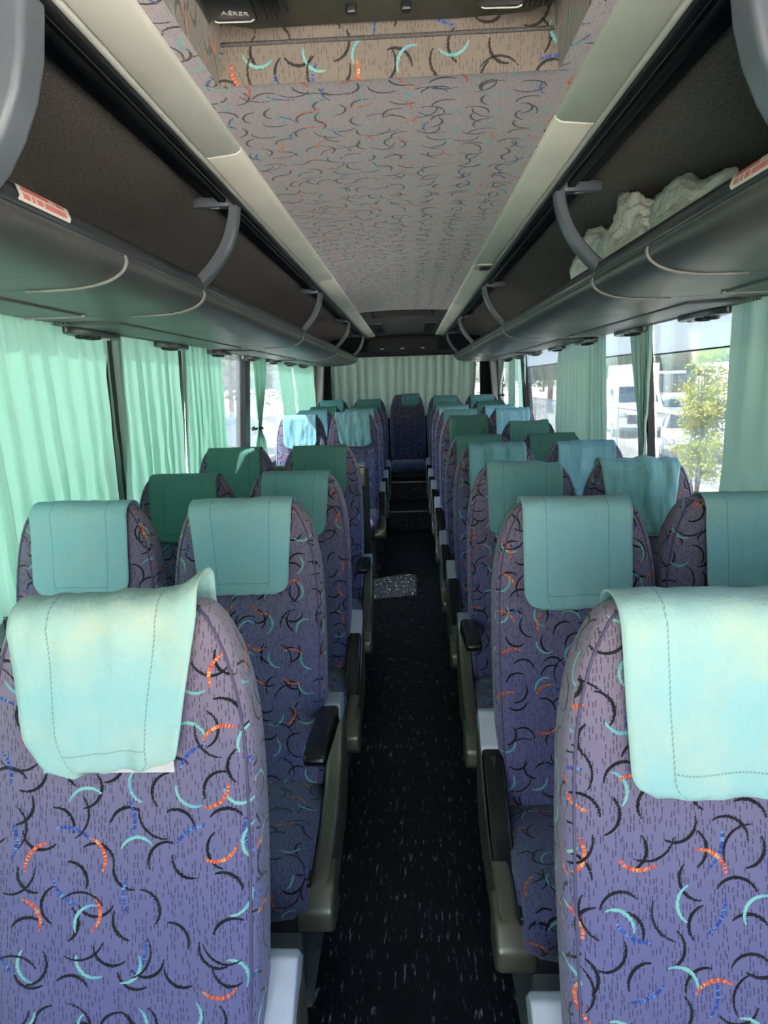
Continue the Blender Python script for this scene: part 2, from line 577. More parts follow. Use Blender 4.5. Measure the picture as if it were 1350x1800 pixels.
class MB:
    def __init__(s):
        s.v = []
        s.f = []

    def add(s, vs_, fs_):
        b = len(s.v)
        s.v += [tuple(v) for v in vs_]
        s.f += [tuple(i + b for i in f) for f in fs_]

    def box(s, x0, x1, y0, y1, z0, z1):
        s.add([(x0, y0, z0), (x1, y0, z0), (x1, y1, z0), (x0, y1, z0), (x0, y0, z1), (x1, y0, z1), (x1, y1, z1), (x0, y1, z1)],
              [(0, 3, 2, 1), (4, 5, 6, 7), (0, 1, 5, 4), (1, 2, 6, 5), (2, 3, 7, 6), (3, 0, 4, 7)])

    def loft(s, rings, closed=True, caps=True):
        n = len(rings[0])
        b = len(s.v)
        for r in rings:
            s.v += [tuple(p) for p in r]
        for i in range(len(rings) - 1):
            for j in range(n if closed else n - 1):
                k = (j + 1) % n
                s.f.append((b + i * n + j, b + i * n + k, b + (i + 1) * n + k, b + (i + 1) * n + j))
        if caps and closed:
            s.f.append(tuple(b + j for j in reversed(range(n))))
            s.f.append(tuple(b + (len(rings) - 1) * n + j for j in range(n)))

    def tube(s, pts, r, n=8, caps=True):
        pts = [Vector(p) for p in pts]
        rr = r if isinstance(r, (list, tuple)) else [r] * len(pts)
        rings = []
        prev = None
        for i, p in enumerate(pts):
            t = (pts[min(i + 1, len(pts) - 1)] - pts[max(i - 1, 0)]).normalized()
            if prev is None:
                a = Vector((0, 0, 1)) if abs(t.z) < 0.9 else Vector((1, 0, 0))
                u = t.cross(a).normalized()
            else:
                u = (prev - t * prev.dot(t)).normalized()
            prev = u
            w = t.cross(u)
            rings.append([p + (u * cos(2 * pi * k / n) + w * sin(2 * pi * k / n)) * rr[i] for k in range(n)])
        s.loft(rings, True, caps)

    def mesh(s, name, mat, smooth=False, uv=None, angle=None):
        return mesh_of(name, s.v, s.f, mat, smooth, uv, angle)

    def obj(s, name, mat, parent=None, smooth=False, uv=None, angle=None, loc=None):
        return ob(name, s.mesh(name, mat, smooth, uv, angle), parent, loc)


def bevel_mesh(verts, faces, r, seg=3, name='m', mat=None, uv=None, ang=30):
    bm = bmesh.new()
    bv = [bm.verts.new(v) for v in verts]
    for f in faces:
        bm.faces.new([bv[i] for i in f])
    bmesh.ops.recalc_face_normals(bm, faces=bm.faces)
    ed = [e for e in bm.edges if len(e.link_faces) == 2 and e.calc_face_angle(0) > radians(ang)]
    if r > 0:
        bmesh.ops.bevel(bm, geom=ed, offset=r, segments=seg, profile=0.6, affect='EDGES', clamp_overlap=True)
    me = bpy.data.meshes.new(name)
    bm.to_mesh(me)
    bm.free()
    if uv == 'box': box_uv(me)
    if mat: me.materials.append(mat)
    me.polygons.foreach_set('use_smooth', [True] * len(me.polygons))
    me.set_sharp_from_angle(angle=radians(50))
    return me


def rbox(x0, x1, y0, y1, z0, z1, r, name, mat, seg=3, uv=None):
    b = MB()
    b.box(x0, x1, y0, y1, z0, z1)
    return bevel_mesh(b.v, b.f, r, seg, name, mat, uv)


def prism(pts, axis, a, b, r, name, mat, seg=2, uv=None, ang=30):
    """extrude a closed outline; axis 'x': pts are (y,z); 'y': pts are (x,z); 'z': pts are (x,y)"""
    def P(p, t):
        return {'x': (t, p[0], p[1]), 'y': (p[0], t, p[1]), 'z': (p[0], p[1], t)}[axis]
    n = len(pts)
    v = [P(p, a) for p in pts] + [P(p, b) for p in pts]
    f = [tuple(reversed(range(n))), tuple(range(n, 2 * n))] + [(i, (i + 1) % n, n + (i + 1) % n, n + i) for i in range(n)]
    return bevel_mesh(v, f, r, seg, name, mat, uv, ang)


def spline(pts, n):
    """Catmull-Rom through points"""
    P = [Vector(p) for p in pts]
    out = []
    m = len(P) - 1
    for i in range(n + 1):
        s = i / n * m
        k = min(int(s), m - 1)
        t = s - k
        p0, p1, p2, p3 = P[max(k - 1, 0)], P[k], P[k + 1], P[min(k + 2, m)]
        out.append(0.5 * ((2 * p1) + (p2 - p0) * t + (2 * p0 - 5 * p1 + 4 * p2 - p3) * t * t + (3 * p1 - p0 - 3 * p2 + p3) * t ** 3))
    return out


def lerp(a, b, t): return a + (b - a) * t


def interp(tab, x):
    for (x0, y0), (x1, y1) in zip(tab, tab[1:]):
        if x <= x1:
            t = max(0.0, (x - x0) / (x1 - x0))
            return y0 + (y1 - y0) * t
    return tab[-1][1]


def copy_to(o, parent):
    c = o.copy()
    COL.objects.link(c)
    c.parent = parent
    return c


# ================================================================== THE COACH SHELL
Y0, Y1 = -1.7, 9.25            # front and rear of the saloon
SILL, HEAD = 0.88, 1.735       # window opening heights


def wx(z):
    """half width of the body side, leaning in above the sill"""
    return 1.135 - 0.055 * max(0.0, z - 0.95) / 0.75


# ---- floor
fb = MB()
fb.box(-1.2, 1.2, Y0, Y1, -0.08, 0.0)
flo = tag(fb.obj('floor', M['floor']), 'dark flecked vinyl aisle floor with pale streaks', kind='structure')
for (ya, yb, zt) in ((6.89, Y1, 0.20), (7.58, Y1, 0.405)):
    b = MB()
    b.box(-0.215, 0.215, ya, yb, zt - 0.22, zt)
    b.obj('step', M['floor'], flo)
    ob('nosing', rbox(-0.25, 0.25, ya - 0.008, ya + 0.03, zt - 0.012, zt + 0.004, 0.003, 'nosing', M['nosing'], 2), flo)


# ---- side walls: lower panel, cantrail, pillars
def side_wall(s, name, pillars, label):
    b = MB()
    b.box(min(s * 1.14, s * 1.22), max(s * 1.14, s * 1.22), Y0, Y1, -0.4, SILL)
    w = tag(b.obj(name, M['wall_carpet']), label, kind='structure')
    c = MB()
    x0, x1 = sorted((s * (wx(HEAD) - 0.0), s * 1.155))
    c.box(x0, x1, Y0, Y1, HEAD, 2.12)
    c.obj('cantrail', M['black'], w)
    sl = rbox(*sorted((s * 1.105, s * 1.16)), Y0, Y1, SILL - 0.03, SILL + 0.012, 0.008, 'sill', M['leg'])
    ob('sill', sl, w)
    for (ya, yb) in pillars:
        dp_ = 0.025 if yb - ya < 0.07 else 0.06
        p = MB()
        pr = [[], []]
        for k, y in enumerate((ya, yb)):
            pr[k] = [(s * (wx(SILL) - 0.005), y, SILL - 0.02), (s * (wx(HEAD) - 0.005), y, HEAD + 0.02), (s * (wx(HEAD) + dp_), y, HEAD + 0.02), (s * (wx(SILL) + dp_), y, SILL - 0.02)]
        p.loft(pr)
        p.obj('pillar', M['black'], w)
    return w


wl = side_wall(-1, 'wall_left', [(-1.7, -1.6), (-0.1, 0.02), (2.53, 2.66), (3.34, 3.40), (4.70, 4.84), (8.42, 9.25)], 'dark lining of the coach side below and between the windows with drawn curtains')
wr = side_wall(1, 'wall_right', [(-1.7, -1.6), (0.5, 0.6), (3.155, 3.175), (6.46, 6.60), (8.42, 9.25)], 'dark lining of the coach side below and between the windows facing the parking lot')


def window(s, n, ya, yb, film_to=None):
    r = empty('window_%d' % n, (0, 0, 0))
    tag(r, kind='structure')
    z1 = HEAD + 0.01
    def pane(nm, za, zb, mat):
        b = MB()
        x = lambda z: s * (wx(z) + 0.03)
        t = 0.005 * s
        b.add([(x(za), ya, za), (x(za), yb, za), (x(zb), yb, zb), (x(zb), ya, zb),
               (x(za) + t, ya, za), (x(za) + t, yb, za), (x(zb) + t, yb, zb), (x(zb) + t, ya, zb)],
              [(0, 1, 2, 3), (7, 6, 5, 4), (0, 4, 5, 1), (1, 5, 6, 2), (2, 6, 7, 3), (3, 7, 4, 0)])
        b.obj(nm, mat, r)
    if film_to:
        pane('pane', SILL, film_to, M['glass'])
        pane('sun_film', film_to, z1, M['film'])
        b = MB()
        x = s * (wx(film_to) + 0.024)
        b.box(min(x, x + .01), max(x, x + .01), ya, yb, film_to - 0.003, film_to + 0.003)
        b.obj('film_edge', M['leg'], r)
    else:
        pane('pane', SILL, z1, M['glass'])
    return r


window(-1, 1, 0.02, 4.72)
window(-1, 2, 4.86, 8.42)
window(1, 3, 0.6, 3.15, 1.585)
window(1, 4, 3.18, 6.46, 1.60)
window(1, 5, 6.60, 8.42)
window(-1, 6, -1.6, -0.1)

# ---- front bulkhead with the windscreen opening behind the camera
b = MB()
b.box(-1.2, 1.2, Y0 - 0.08, Y0, -0.4, 0.30)
b.box(-1.2, 1.2, Y0 - 0.08, Y0, 2.0, 2.12)
b.box(-1.2, -1.1, Y0 - 0.08, Y0, 0.30, 2.0)
b.box(1.1, 1.2, Y0 - 0.08, Y0, 0.30, 2.0)
tag(b.obj('wall_front', M['wall_carpet']), kind='structure')

b = MB()
b.box(-1.1, 1.1, Y0 - 0.045, Y0 - 0.038, 0.30, 2.0)
tag(b.obj('window_8', M['clear']), kind='structure')
b = MB()
b.box(1.145, 1.15, -1.6, 0.5, SILL, HEAD)
tag(b.obj('window_9', M['clear']), kind='structure')

# ---- rear wall with window opening
RW = (-1.0, 0.965, 1.10, 1.87)
b = MB()
b.box(-1.2, RW[0], 9.18, 9.26, 0, 2.12)
b.box(RW[1], 1.2, 9.18, 9.26, 0, 2.12)
b.box(RW[0], RW[1], 9.18, 9.26, 0, RW[2])
b.box(RW[0], RW[1], 9.18, 9.26, RW[3], 2.12)
rw = tag(b.obj('wall_rear', M['wall_carpet']), 'dark lining around the curtained rear window', kind='structure')
# low bulkhead above the back row with three small lamps
b = MB()
b.box(-1.1, 1.1, 7.62, 9.2, 1.835, 2.11)
b.obj('bulkhead', M['wall_carpet'], rw)
b = MB()
b.box(-0.40, 0.36, 7.60, 7.625, 1.84, 1.985)
b.obj('bulkhead_panel', M['navy'], rw)
for x in (-0.255, -0.035, 0.185):
    o = ob('bulkhead_lamp', rbox(x - 0.02, x + 0.02, 7.575, 7.602, 1.856, 1.868, 0.005, 'bulkhead_lamp', M['velcro']), rw)
b = MB()
b.box(RW[0], RW[1], 9.21, 9.215, RW[2], RW[3])
wn7 = tag(b.obj('window_7', M['glass']), kind='structure')

# ---- ceiling: outer roof skin, patterned centre panel, rack lining
b = MB()
b.box(-1.165, 1.165, Y0, Y1, 2.11, 2.16)
ceil = tag(b.obj('ceiling', M['black']), 'coach ceiling with patterned fabric centre panel between cream light strips', kind='structure')


def ceil_panel(xa, xb, ya, yb, z0=2.0, crown=0.012):
    v, f = [], []
    nx, ny = 12, max(2, int((yb - ya) / 0.1))
    for j in range(ny + 1):
        for i in range(nx + 1):
            x = lerp(xa, xb, i / nx)
            v.append((x, lerp(ya, yb, j / ny), z0 + crown * (1 - (x / 0.33) ** 2)))
    for j in range(ny):
        for i in range(nx):
            a = j * (nx + 1) + i
            f.append((a, a + nx + 1, a + nx + 2, a + 1))
    return v, f


RC = 0.285  # half width of the roof hatch recess
HY = 1.255
v, f = ceil_panel(-0.33, 0.33, HY, 5.08)
ob('fabric_panel', mesh_of('fabric_panel', v, f, M['ceil'], True, [(p[0], p[1] * 1.0) for p in v]), ceil)
for s in (-1, 1):
    v, f = ceil_panel(min(s * RC, s * 0.33), max(s * RC, s * 0.33), Y0, HY, crown=0.0)
    ob('fabric_margin', mesh_of('fabric_margin', v, f, M['ceil'], True, [(p[0], p[1]) for p in v]), ceil)
# recess walls around the front roof hatch
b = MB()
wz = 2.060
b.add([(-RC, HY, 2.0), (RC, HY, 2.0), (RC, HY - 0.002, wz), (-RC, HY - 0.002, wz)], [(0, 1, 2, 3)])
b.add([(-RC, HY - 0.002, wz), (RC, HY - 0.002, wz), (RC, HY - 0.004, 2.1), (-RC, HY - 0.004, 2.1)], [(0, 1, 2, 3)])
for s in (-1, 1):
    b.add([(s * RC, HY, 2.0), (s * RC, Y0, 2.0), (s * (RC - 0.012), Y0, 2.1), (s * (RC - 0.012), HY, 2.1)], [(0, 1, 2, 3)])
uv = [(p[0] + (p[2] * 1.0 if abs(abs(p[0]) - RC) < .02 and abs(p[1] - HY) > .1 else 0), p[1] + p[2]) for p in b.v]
ob('hatch_recess', mesh_of('hatch_recess', b.v, b.f, M['ceil_grime_shade'], False, uv), ceil)
rim = []
for i in range(41):
    x = lerp(-RC + 0.01, RC - 0.01, i / 40)
    rim.append((x, HY - 0.003, wz + 0.001))
b = MB(); b.tube(rim, 0.0035, 6)
b.obj('recess_seam', M['felt'], ceil, True)

# roof hatch: black moulded plate with two vent handles and bolts
HX = 0.262
hat = tag(empty('roof_hatch', (0, HY, 2.08)), 'black moulded roof hatch with airing handles in the ceiling recess', 'roof hatch')
pl = [(-0.217, -0.006), (-0.11, -0.009), (0, -0.010), (0.114, -0.006), (0.233, -0.014), (0.256, -0.035), (HX, -0.07), (HX, -1.1), (-0.271, -1.1), (-0.271, -0.05), (-0.255, -0.022)]
M['hatch'] = plain('worn black hatch plastic', (76, 76, 66), 0.45, 0.4, var=0.2, scale=7, bump=0.15, bscale=500)
ob('hatch_plate', prism(pl, 'z', 0.0, 0.022, 0.004, 'hatch_plate', M['hatch'], 2), hat)
for bx_ in (-0.052, 0.034):
    o = ob('bolt', rbox(-0.009, 0.009, -0.009, 0.009, -0.014, 0.002, 0.005, 'bolt', M['psu'], 3), hat, (bx_, -0.062, 0.0))
for s in (-1, 1):
    hd = ob('vent_handle', prism([(-0.062, -0.07), (0.055, -0.07), (0.062, 0.0), (0.05, 0.012), (-0.05, 0.012), (-0.062, 0.0)], 'z', -0.022, 0.004, 0.006, 'vent_handle', M['psu'], 2), hat, (s * 0.205 - 0.002, -0.090, 0.0))
    for k in range(6):
        ob('vent_rib', rbox(0.008 + k * 0.008, 0.0115 + k * 0.008, -0.062, 0.004, -0.026, -0.018, 0.001, 'vent_rib', M['black'], 1), hd)
    # pale painted outline and lettering of the airing handle
    fr = [(-0.055, 0.002, -0.0235), (-0.05, 0.006, -0.0235), (0.0, 0.008, -0.0235), (0.006, 0.002, -0.0235)]
    lb = MB(); lb.tube(fr, 0.0013, 5)
    lb.obj('handle_outline', M['velcro'], hd, True)
    if s < 0:
        tc = bpy.data.curves.new('lettering', 'FONT')
        tc.body = 'A\u00c9RER'
        tc.size = 0.0145
        tc.align_x = 'CENTER'
        tc.extrude = 0.0004
        tc.materials.append(M['velcro'])
        tmp = bpy.data.objects.new('lettering_curve', tc)
        tm = bpy.data.meshes.new_from_object(tmp)
        bpy.data.objects.remove(tmp)
        to = ob('lettering', tm, hd)
        to.location = (-0.020, -0.012, -0.0232)
        to.rotation_euler = (pi, 0, radians(10))

# dark rear roof hatch opening, grey end panel, louvred vents
b = MB()
v, f = ceil_panel(-0.33, 0.33, 5.56, 7.62)
ob('end_panel', mesh_of('end_panel', v, f, M['felt'], True), ceil)
b.box(-0.33, -0.245, 5.08, 5.56, 2.0, 2.02)
b.box(0.225, 0.33, 5.08, 5.56, 2.0, 2.02)
b.obj('hatch_surround', M['felt'], ceil)
b = MB()
b.box(-0.245, 0.225, 5.075, 5.09, 2.012, 2.1)
b.box(-0.245, 0.225, 5.55, 5.565, 2.012, 2.1)
b.box(-0.245, 0.225, 5.08, 5.56, 2.085, 2.1)
b.obj('hatch_well', M['black'], ceil)
for s in (-1, 1):
    cx = s * 0.235 - 0.01
    vt = ob('air_vent', rbox(cx - 0.06, cx + 0.06, 6.05, 6.95, 1.992, 2.012, 0.006, 'air_vent', M['psu']), ceil)
    for k in range(16):
        y = 6.09 + k * 0.052
        ob('louvre', rbox(cx - 0.05, cx + 0.05, y, y + 0.02, 1.986, 1.994, 0.002, 'louvre', M['black'], 1), vt)

# lining above the racks
for s in (-1, 1):
    prof = [(0.405, 2.02), (0.47, 2.005), (0.62, 1.992), (0.80, 1.970), (0.95, 1.925), (1.04, 1.86), (1.085, 1.775), (1.09, 1.72)]
    v, f = [], []
    for (x, z) in prof:
        v += [(s * x, Y0, z), (s * x, 7.62, z)]
    for i in range(len(prof) - 1):
        a = 2 * i
        f.append((a, a + 1, a + 3, a + 2) if s < 0 else (a + 2, a + 3, a + 1, a))
    ob('rack_lining', mesh_of('rack_lining', v, f, M['carpet'], True), ceil)
    # black curtain-less track beside the light strip
    for (xa, xb, za, zb, mt, nm) in ((0.405, 0.424, 1.968, 2.02, 'black', 'track_rail'), (0.424, 0.44, 1.985, 2.02, 'strip_side', 'track_groove'), (0.44, 0.462, 1.975, 2.02, 'black', 'track_rail'), (0.462, 0.50, 1.988, 2.02, 'navy', 'track_band')):
        x0, x1 = sorted((s * xa, s * xb))
        ob(nm, rbox(x0, x1, Y0, 7.6, za, zb, 0.003, nm, M[mt], 1), ceil)

# ---- cream light strips (switched off)
for s, joints in ((-1, (-1.6, 1.55, 3.36, 4.55, 5.35, 7.5)), (1, (-1.6, 1.45, 3.16, 4.62, 5.6, 7.5))):
    r = tag(empty('light_strip', (s * 0.36, 0, 2.0)), 'cream plastic ceiling light strip ' + ('on the side of the drawn green curtains' if s < 0 else 'on the side of the parking lot windows'), 'light strip', 'ceiling light strips')
    for k in range(len(joints) - 1):
        ya, yb = joints[k] + 0.003, joints[k + 1] - 0.003
        prof = [(-s * 0.043, 0.012), (-s * 0.040, -0.008), (-s * 0.030, -0.014), (s * 0.026, -0.020), (s * 0.034, -0.020), (s * 0.038, -0.012), (s * 0.038, 0.012)]
        ob('diffuser', prism(prof, 'y', ya, yb, 0.002, 'diffuser', M['strip'], 2), r)
    x0, x1 = sorted((s * 0.037, s * 0.048))
    ob('edge_rail', rbox(x0, x1, Y0 + 0.05, 7.55, -0.024, 0.012, 0.002, 'edge_rail', M['strip_side'], 1), r)
    if s > 0:
        o = ob('open_clip', rbox(-0.034, 0.034, 3.03, 3.15, -0.027, -0.018, 0.006, 'open_clip', M['strip_side']), r)
        ob('clip_slot', rbox(-0.018, 0.024, 3.06, 3.14, -0.032, -0.024, 0.006, 'clip_slot', M['black']), o)

# ================================================================== LUGGAGE RACKS
_fa = [(0.545, 1.774), (0.530, 1.769), (0.522, 1.757), (0.522, 1.745), (0.530, 1.732), (0.548, 1.720), (0.575, 1.711), (0.61, 1.705), (0.66, 1.702), (0.75, 1.702), (0.87, 1.705), (1.0, 1.710), (1.09, 1.716)]
FASCIA = [(p.x, p.y) for p in spline([(x, z, 0) for x, z in _fa], 30)]
LIP = [(0.520, 1.762), (0.517, 1.776), (0.522, 1.790), (0.532, 1.796), (0.546, 1.790), (0.552, 1.772), (0.548, 1.758)]
BR_Y = (1.90, 3.67, 5.40, 7.10)


def lip_print():
    m, t = newmat('red printed sticker')
    uv = t.new('ShaderNodeUVMap').outputs[0]
    x, y, _ = t.xyz(uv)
    row = t.m('FLOOR', t.m('MULTIPLY', y, 4.0))
    wz_ = t.new('ShaderNodeTexWhiteNoise', noise_dimensions='2D')
    t.l.new(t.comb(t.m('FLOOR', t.m('MULTIPLY', x, 34.0)), row), wz_.inputs['Vector'])
    fy = t.m('FRACT', t.m('MULTIPLY', y, 4.0))
    ink = t.m('MULTIPLY', t.m('GREATER_THAN', wz_.outputs['Value'], 0.14), t.m('MULTIPLY', t.m('GREATER_THAN', fy, 0.14), t.m('LESS_THAN', fy, 0.9)))
    body = t.m('MULTIPLY', t.m('GREATER_THAN', x, 0.09), t.m('LESS_THAN', x, 0.92))
    body = t.m('MULTIPLY', body, t.m('GREATER_THAN', y, 0.27))
    top = t.m('GREATER_THAN', y, 0.77)
    f = t.m('MAXIMUM', t.m('MULTIPLY', t.m('MULTIPLY', ink, body), 0.8), t.m('MULTIPLY', top, body))
    col = t.mix(f, lin(214, 208, 198), lin(205, 66, 66))
    bsdf(t, col, 0.4, 0.4)
    return m


M['sticker'] = lip_print()


def rack(s, seams, label):
    r = tag(empty('luggage_rack', (s * 0.8, 0.9, 1.7)), label, 'luggage rack', 'overhead luggage racks')
    inv = Vector((-s * 0.8, -0.9, -1.7))
    def add(nm, me, par=r, shift=True):
        if shift:
            me.transform(Matrix.Translation(inv))
        return ob(nm, me, par)
    cuts = [0.9] + list(seams) + [7.5]
    for k in range(len(cuts) - 1):
        ya, yb = cuts[k] + 0.002, cuts[k + 1] - 0.002
        ny = 6
        rings = []
        end = (k == len(cuts) - 2)
        for j in range(ny + 1):
            y = lerp(ya, yb, j / ny)
            kk = 0.0
            rings.append([(s * x, y, z) for x, z in FASCIA] + [(s * x, y, z + 0.012) for x, z in reversed(FASCIA)])
        if end:   # rounded rear end, curling out towards the window
            for q in (0.25, 0.5, 0.75, 1.0):
                a = q * pi / 2
                rings.append([(s * lerp(x, 1.09, (1 - cos(a)) * 0.55), yb + 0.28 * sin(a), z) for x, z in FASCIA] + [(s * lerp(x, 1.09, (1 - cos(a)) * 0.55), yb + 0.28 * sin(a), z + 0.012) for x, z in reversed(FASCIA)])
        b = MB()
        if s < 0:
            rings = [list(reversed(q)) for q in rings]
        b.loft(rings)
        add('front_panel', b.mesh('front_panel', M['rack'], True, angle=40))
    # pale joint strips follow the section of the panel
    fpts = [(x, 0, z) for x, z in FASCIA[4:24:2]]
    for k, y in enumerate(seams):
        wide = 0.010 if min(abs(y - q) for q in BR_Y) < 0.05 else 0.006
        n = 16
        P = spline([(s * x, y, z) for x, _, z in fpts], n)
        b = MB()
        rings = []
        for i, p in enumerate(P):
            w = wide * (1 - 0.75 * (i / n) ** 2)
            nx, nz = (-s * 0.95, -0.3) if i < 3 else (-s * 0.6, -0.8) if i < 6 else (-s * 0.2, -1)
            d = 0.0045
            rings.append([(p.x, y - w, p.z), (p.x + nx * d, y - w * 0.6, p.z + nz * d), (p.x + nx * d, y + w * 0.6, p.z + nz * d), (p.x, y + w, p.z)])
        b.loft(rings)
        add('joint_strip', b.mesh('joint_strip', M['rack_seam'], True))
    # lip rail, split at the brackets
    cl = [0.93] + list(BR_Y) + [7.55]
    for k in range(len(cl) - 1):
        add('lip_rail', prism([(s * x, z) for x, z in LIP], 'y', cl[k] + 0.004, cl[k + 1] - 0.004, 0.002, 'lip_rail', M['rack_lip'], 2, ang=45))
    # tray floor behind the lip
    b = MB(); x0, x1 = sorted((s * 0.545, s * 1.085)); b.box(x0, x1, 0.93, 7.5, 1.722, 1.732)
    add('tray', b.mesh('tray', M['carpet']))
    # curved brackets
    bp = [(0.438, 1.992), (0.424, 1.982), (0.424, 1.960), (0.432, 1.920), (0.450, 1.876), (0.476, 1.836), (0.508, 1.801), (0.534, 1.778)]
    for k, y in enumerate(BR_Y):
        P = spline([(s * x, y, z) for x, z in bp], 22)
        b = MB(); rings = []
        for i, p in enumerate(P):
            tg = (P[min(i + 1, 22)] - P[max(i - 1, 0)]).normalized()
            nr = Vector((tg.z, 0, -tg.x))
            hw = 0.020 + 0.005 * (i / 22)
            th = 0.0125 + 0.002 * (i / 22)
            q = []
            for (u, w) in ((-1, -.7), (-.8, -1), (.8, -1), (1, -.7), (1, .7), (.8, 1), (-.8, 1), (-1, .7)):
                q.append(p + Vector((0, u * hw, 0)) + nr * (w * th))
            rings.append(q)
        b.loft(rings)
        br = add('bracket', b.mesh('bracket', M['bracket'], True, angle=45))
        me = prism([(s * 0.422, y - 0.02), (s * 0.422, y + 0.02), (s * 0.50, y + 0.014), (s * 0.532, y + 0.004), (s * 0.532, y - 0.012), (s * 0.50, y - 0.02)], 'z', 1.966, 1.992, 0.005, 'bracket_foot', M['bracket'])
        me.transform(Matrix.Translation(inv)); ob('bracket_foot', me, br)
        me = rbox(s * 0.475 - 0.012, s * 0.475 + 0.012, y - 0.006, y + 0.006, 1.963, 1.968, 0.003, 'screw_slot', M['nosing'])
        me.transform(Matrix.Translation(inv)); ob('screw_slot', me, br)
    # plate closing the front end of the rack
    ep = [(0.409, 2.0), (0.413, 1.955), (0.420, 1.905), (0.434, 1.858), (0.455, 1.815), (0.48, 1.778), (0.515, 1.745), (0.56, 1.722), (1.08, 1.715), (1.08, 2.0)]
    add('end_plate', prism([(s * x, z) for x, z in ep], 'y', 0.875, 0.93, 0.010, 'end_plate', M['bracket'], 3))
    # warning sticker wrapped over the lip near the front
    sa, sb = (1.005, 1.155) if s < 0 else (0.985, 1.125)
    sp = [(0.5215, 1.7635), (0.5155, 1.776), (0.5205, 1.791), (0.5315, 1.7975)]
    v, f, uvs = [], [], []
    n = len(sp); nc = 10
    for i in range(nc + 1):
        e = min(i, nc - i) / nc
        for j, (x, z) in enumerate(sp):
            t = i / nc
            v.append((s * x, lerp(sa, sb, t), z))
            uvs.append((t if s > 0 else 1 - t, j / (n - 1)))
    for i in range(nc):
        for j in range(n - 1):
            a = i * n + j
            f.append((a, a + 1, a + n + 1, a + n))
    add('warning_sticker', mesh_of('warning_sticker', v, f, M['sticker'], True, uvs))
    # service duct under the rack by the window: trays, grilles, reading lamp units
    edges = [-0.2, 1.84, 3.42, 5.0, 6.6]
    for k, ya in enumerate((0.93, 2.08, 3.84, 5.57)):
        yb = (1.86, 3.55, 5.28, 7.0)[k]
        me = rbox(*sorted((s * 0.83, s * 0.985)), ya, yb, 1.698, 1.710, 0.006, 'service_cover', M['rack'])
        sc_ = add('service_cover', me)
        me = rbox(*sorted((s * 0.822, s * 0.99)), yb - 0.03, yb - 0.018, 1.694, 1.702, 0.003, 'cover_ridge', M['rack_seam'])
        me.transform(Matrix.Translation(inv)); ob('cover_ridge', me, sc_)
        for q in range(6):
            x = 1.0 + q * 0.008
            me = rbox(*sorted((s * x, s * (x + 0.004))), ya, yb - 0.3, 1.702, 1.714, 0.001, 'grille_slat', M['grille'], 1)
            add('grille_slat', me)
    for k, y in enumerate((1.55, 2.32, 3.10, 3.88, 4.66, 5.44, 6.22, 7.0)):
        y += 0.12 if s > 0 else 0.0
        pts = []
        for (a, w) in ((-0.19, 0.006), (-0.15, 0.03), (-0.08, 0.045), (0.08, 0.045), (0.15, 0.03), (0.19, 0.006)):
            pts.append((y + a, w))
        out = [(s * (1.03 - w), yy) for yy, w in pts] + [(s * (1.03 + w * 0.9), yy) for yy, w in reversed(pts)]
        un = add('reading_unit', prism(out, 'z', 1.682, 1.714, 0.008, 'reading_unit', M['psu'], 2))
        for dy in (-0.075, -0.01):
            b = MB()
            rings = []
            for (rr, zz) in ((0.026, 1.690), (0.027, 1.676), (0.021, 1.672), (0.014, 1.680)):
                rings.append([(s * 1.025 + rr * cos(2 * pi * q / 14), y + dy + rr * sin(2 * pi * q / 14), zz) for q in range(14)])
            b.loft(rings)
            me = b.mesh('air_nozzle', M['black'], True); me.transform(Matrix.Translation(inv)); ob('air_nozzle', me, un)
        me = rbox(s * 1.025 - 0.012, s * 1.025 + 0.012, y + 0.06, y + 0.10, 1.676, 1.684, 0.004, 'reading_lens', M['velcro'])
        me.transform(Matrix.Translation(inv)); ob('reading_lens', me, un)
    return r


rack(-1, (1.38, 1.90, 3.67, 5.40, 7.10), 'open grey overhead luggage rack above the closed green curtains, empty')
rack(1, (1.50, 1.93, 3.67, 5.40, 7.10), 'open grey overhead luggage rack holding a crumpled white plastic bag')

# ================================================================== SEATS
ZT = 1.186


def yf(z):      # front face of the backrest, local y (seat looks towards -y)
    return interp([(0.34, -0.135), (0.45, -0.125), (0.60, -0.105), (0.75, -0.072), (0.90, -0.038), (1.0, -0.020), (1.10, -0.008), (1.2, 0.0)], z)


def bw(z):      # half width
    return interp([(0.34, 0.190), (0.45, 0.203), (0.62, 0.211), (0.80, 0.213), (0.95, 0.210), (1.02, 0.204), (1.07, 0.195), (1.11, 0.184), (1.145, 0.170), (1.165, 0.158), (1.178, 0.145), (1.186, 0.118)], z)


def bt(z):      # thickness
    return interp([(0.34, 0.10), (0.5, 0.13), (0.8, 0.125), (1.0, 0.105), (1.1, 0.095), (1.14, 0.085), (1.165, 0.068), (1.178, 0.050), (1.186, 0.026)], z)


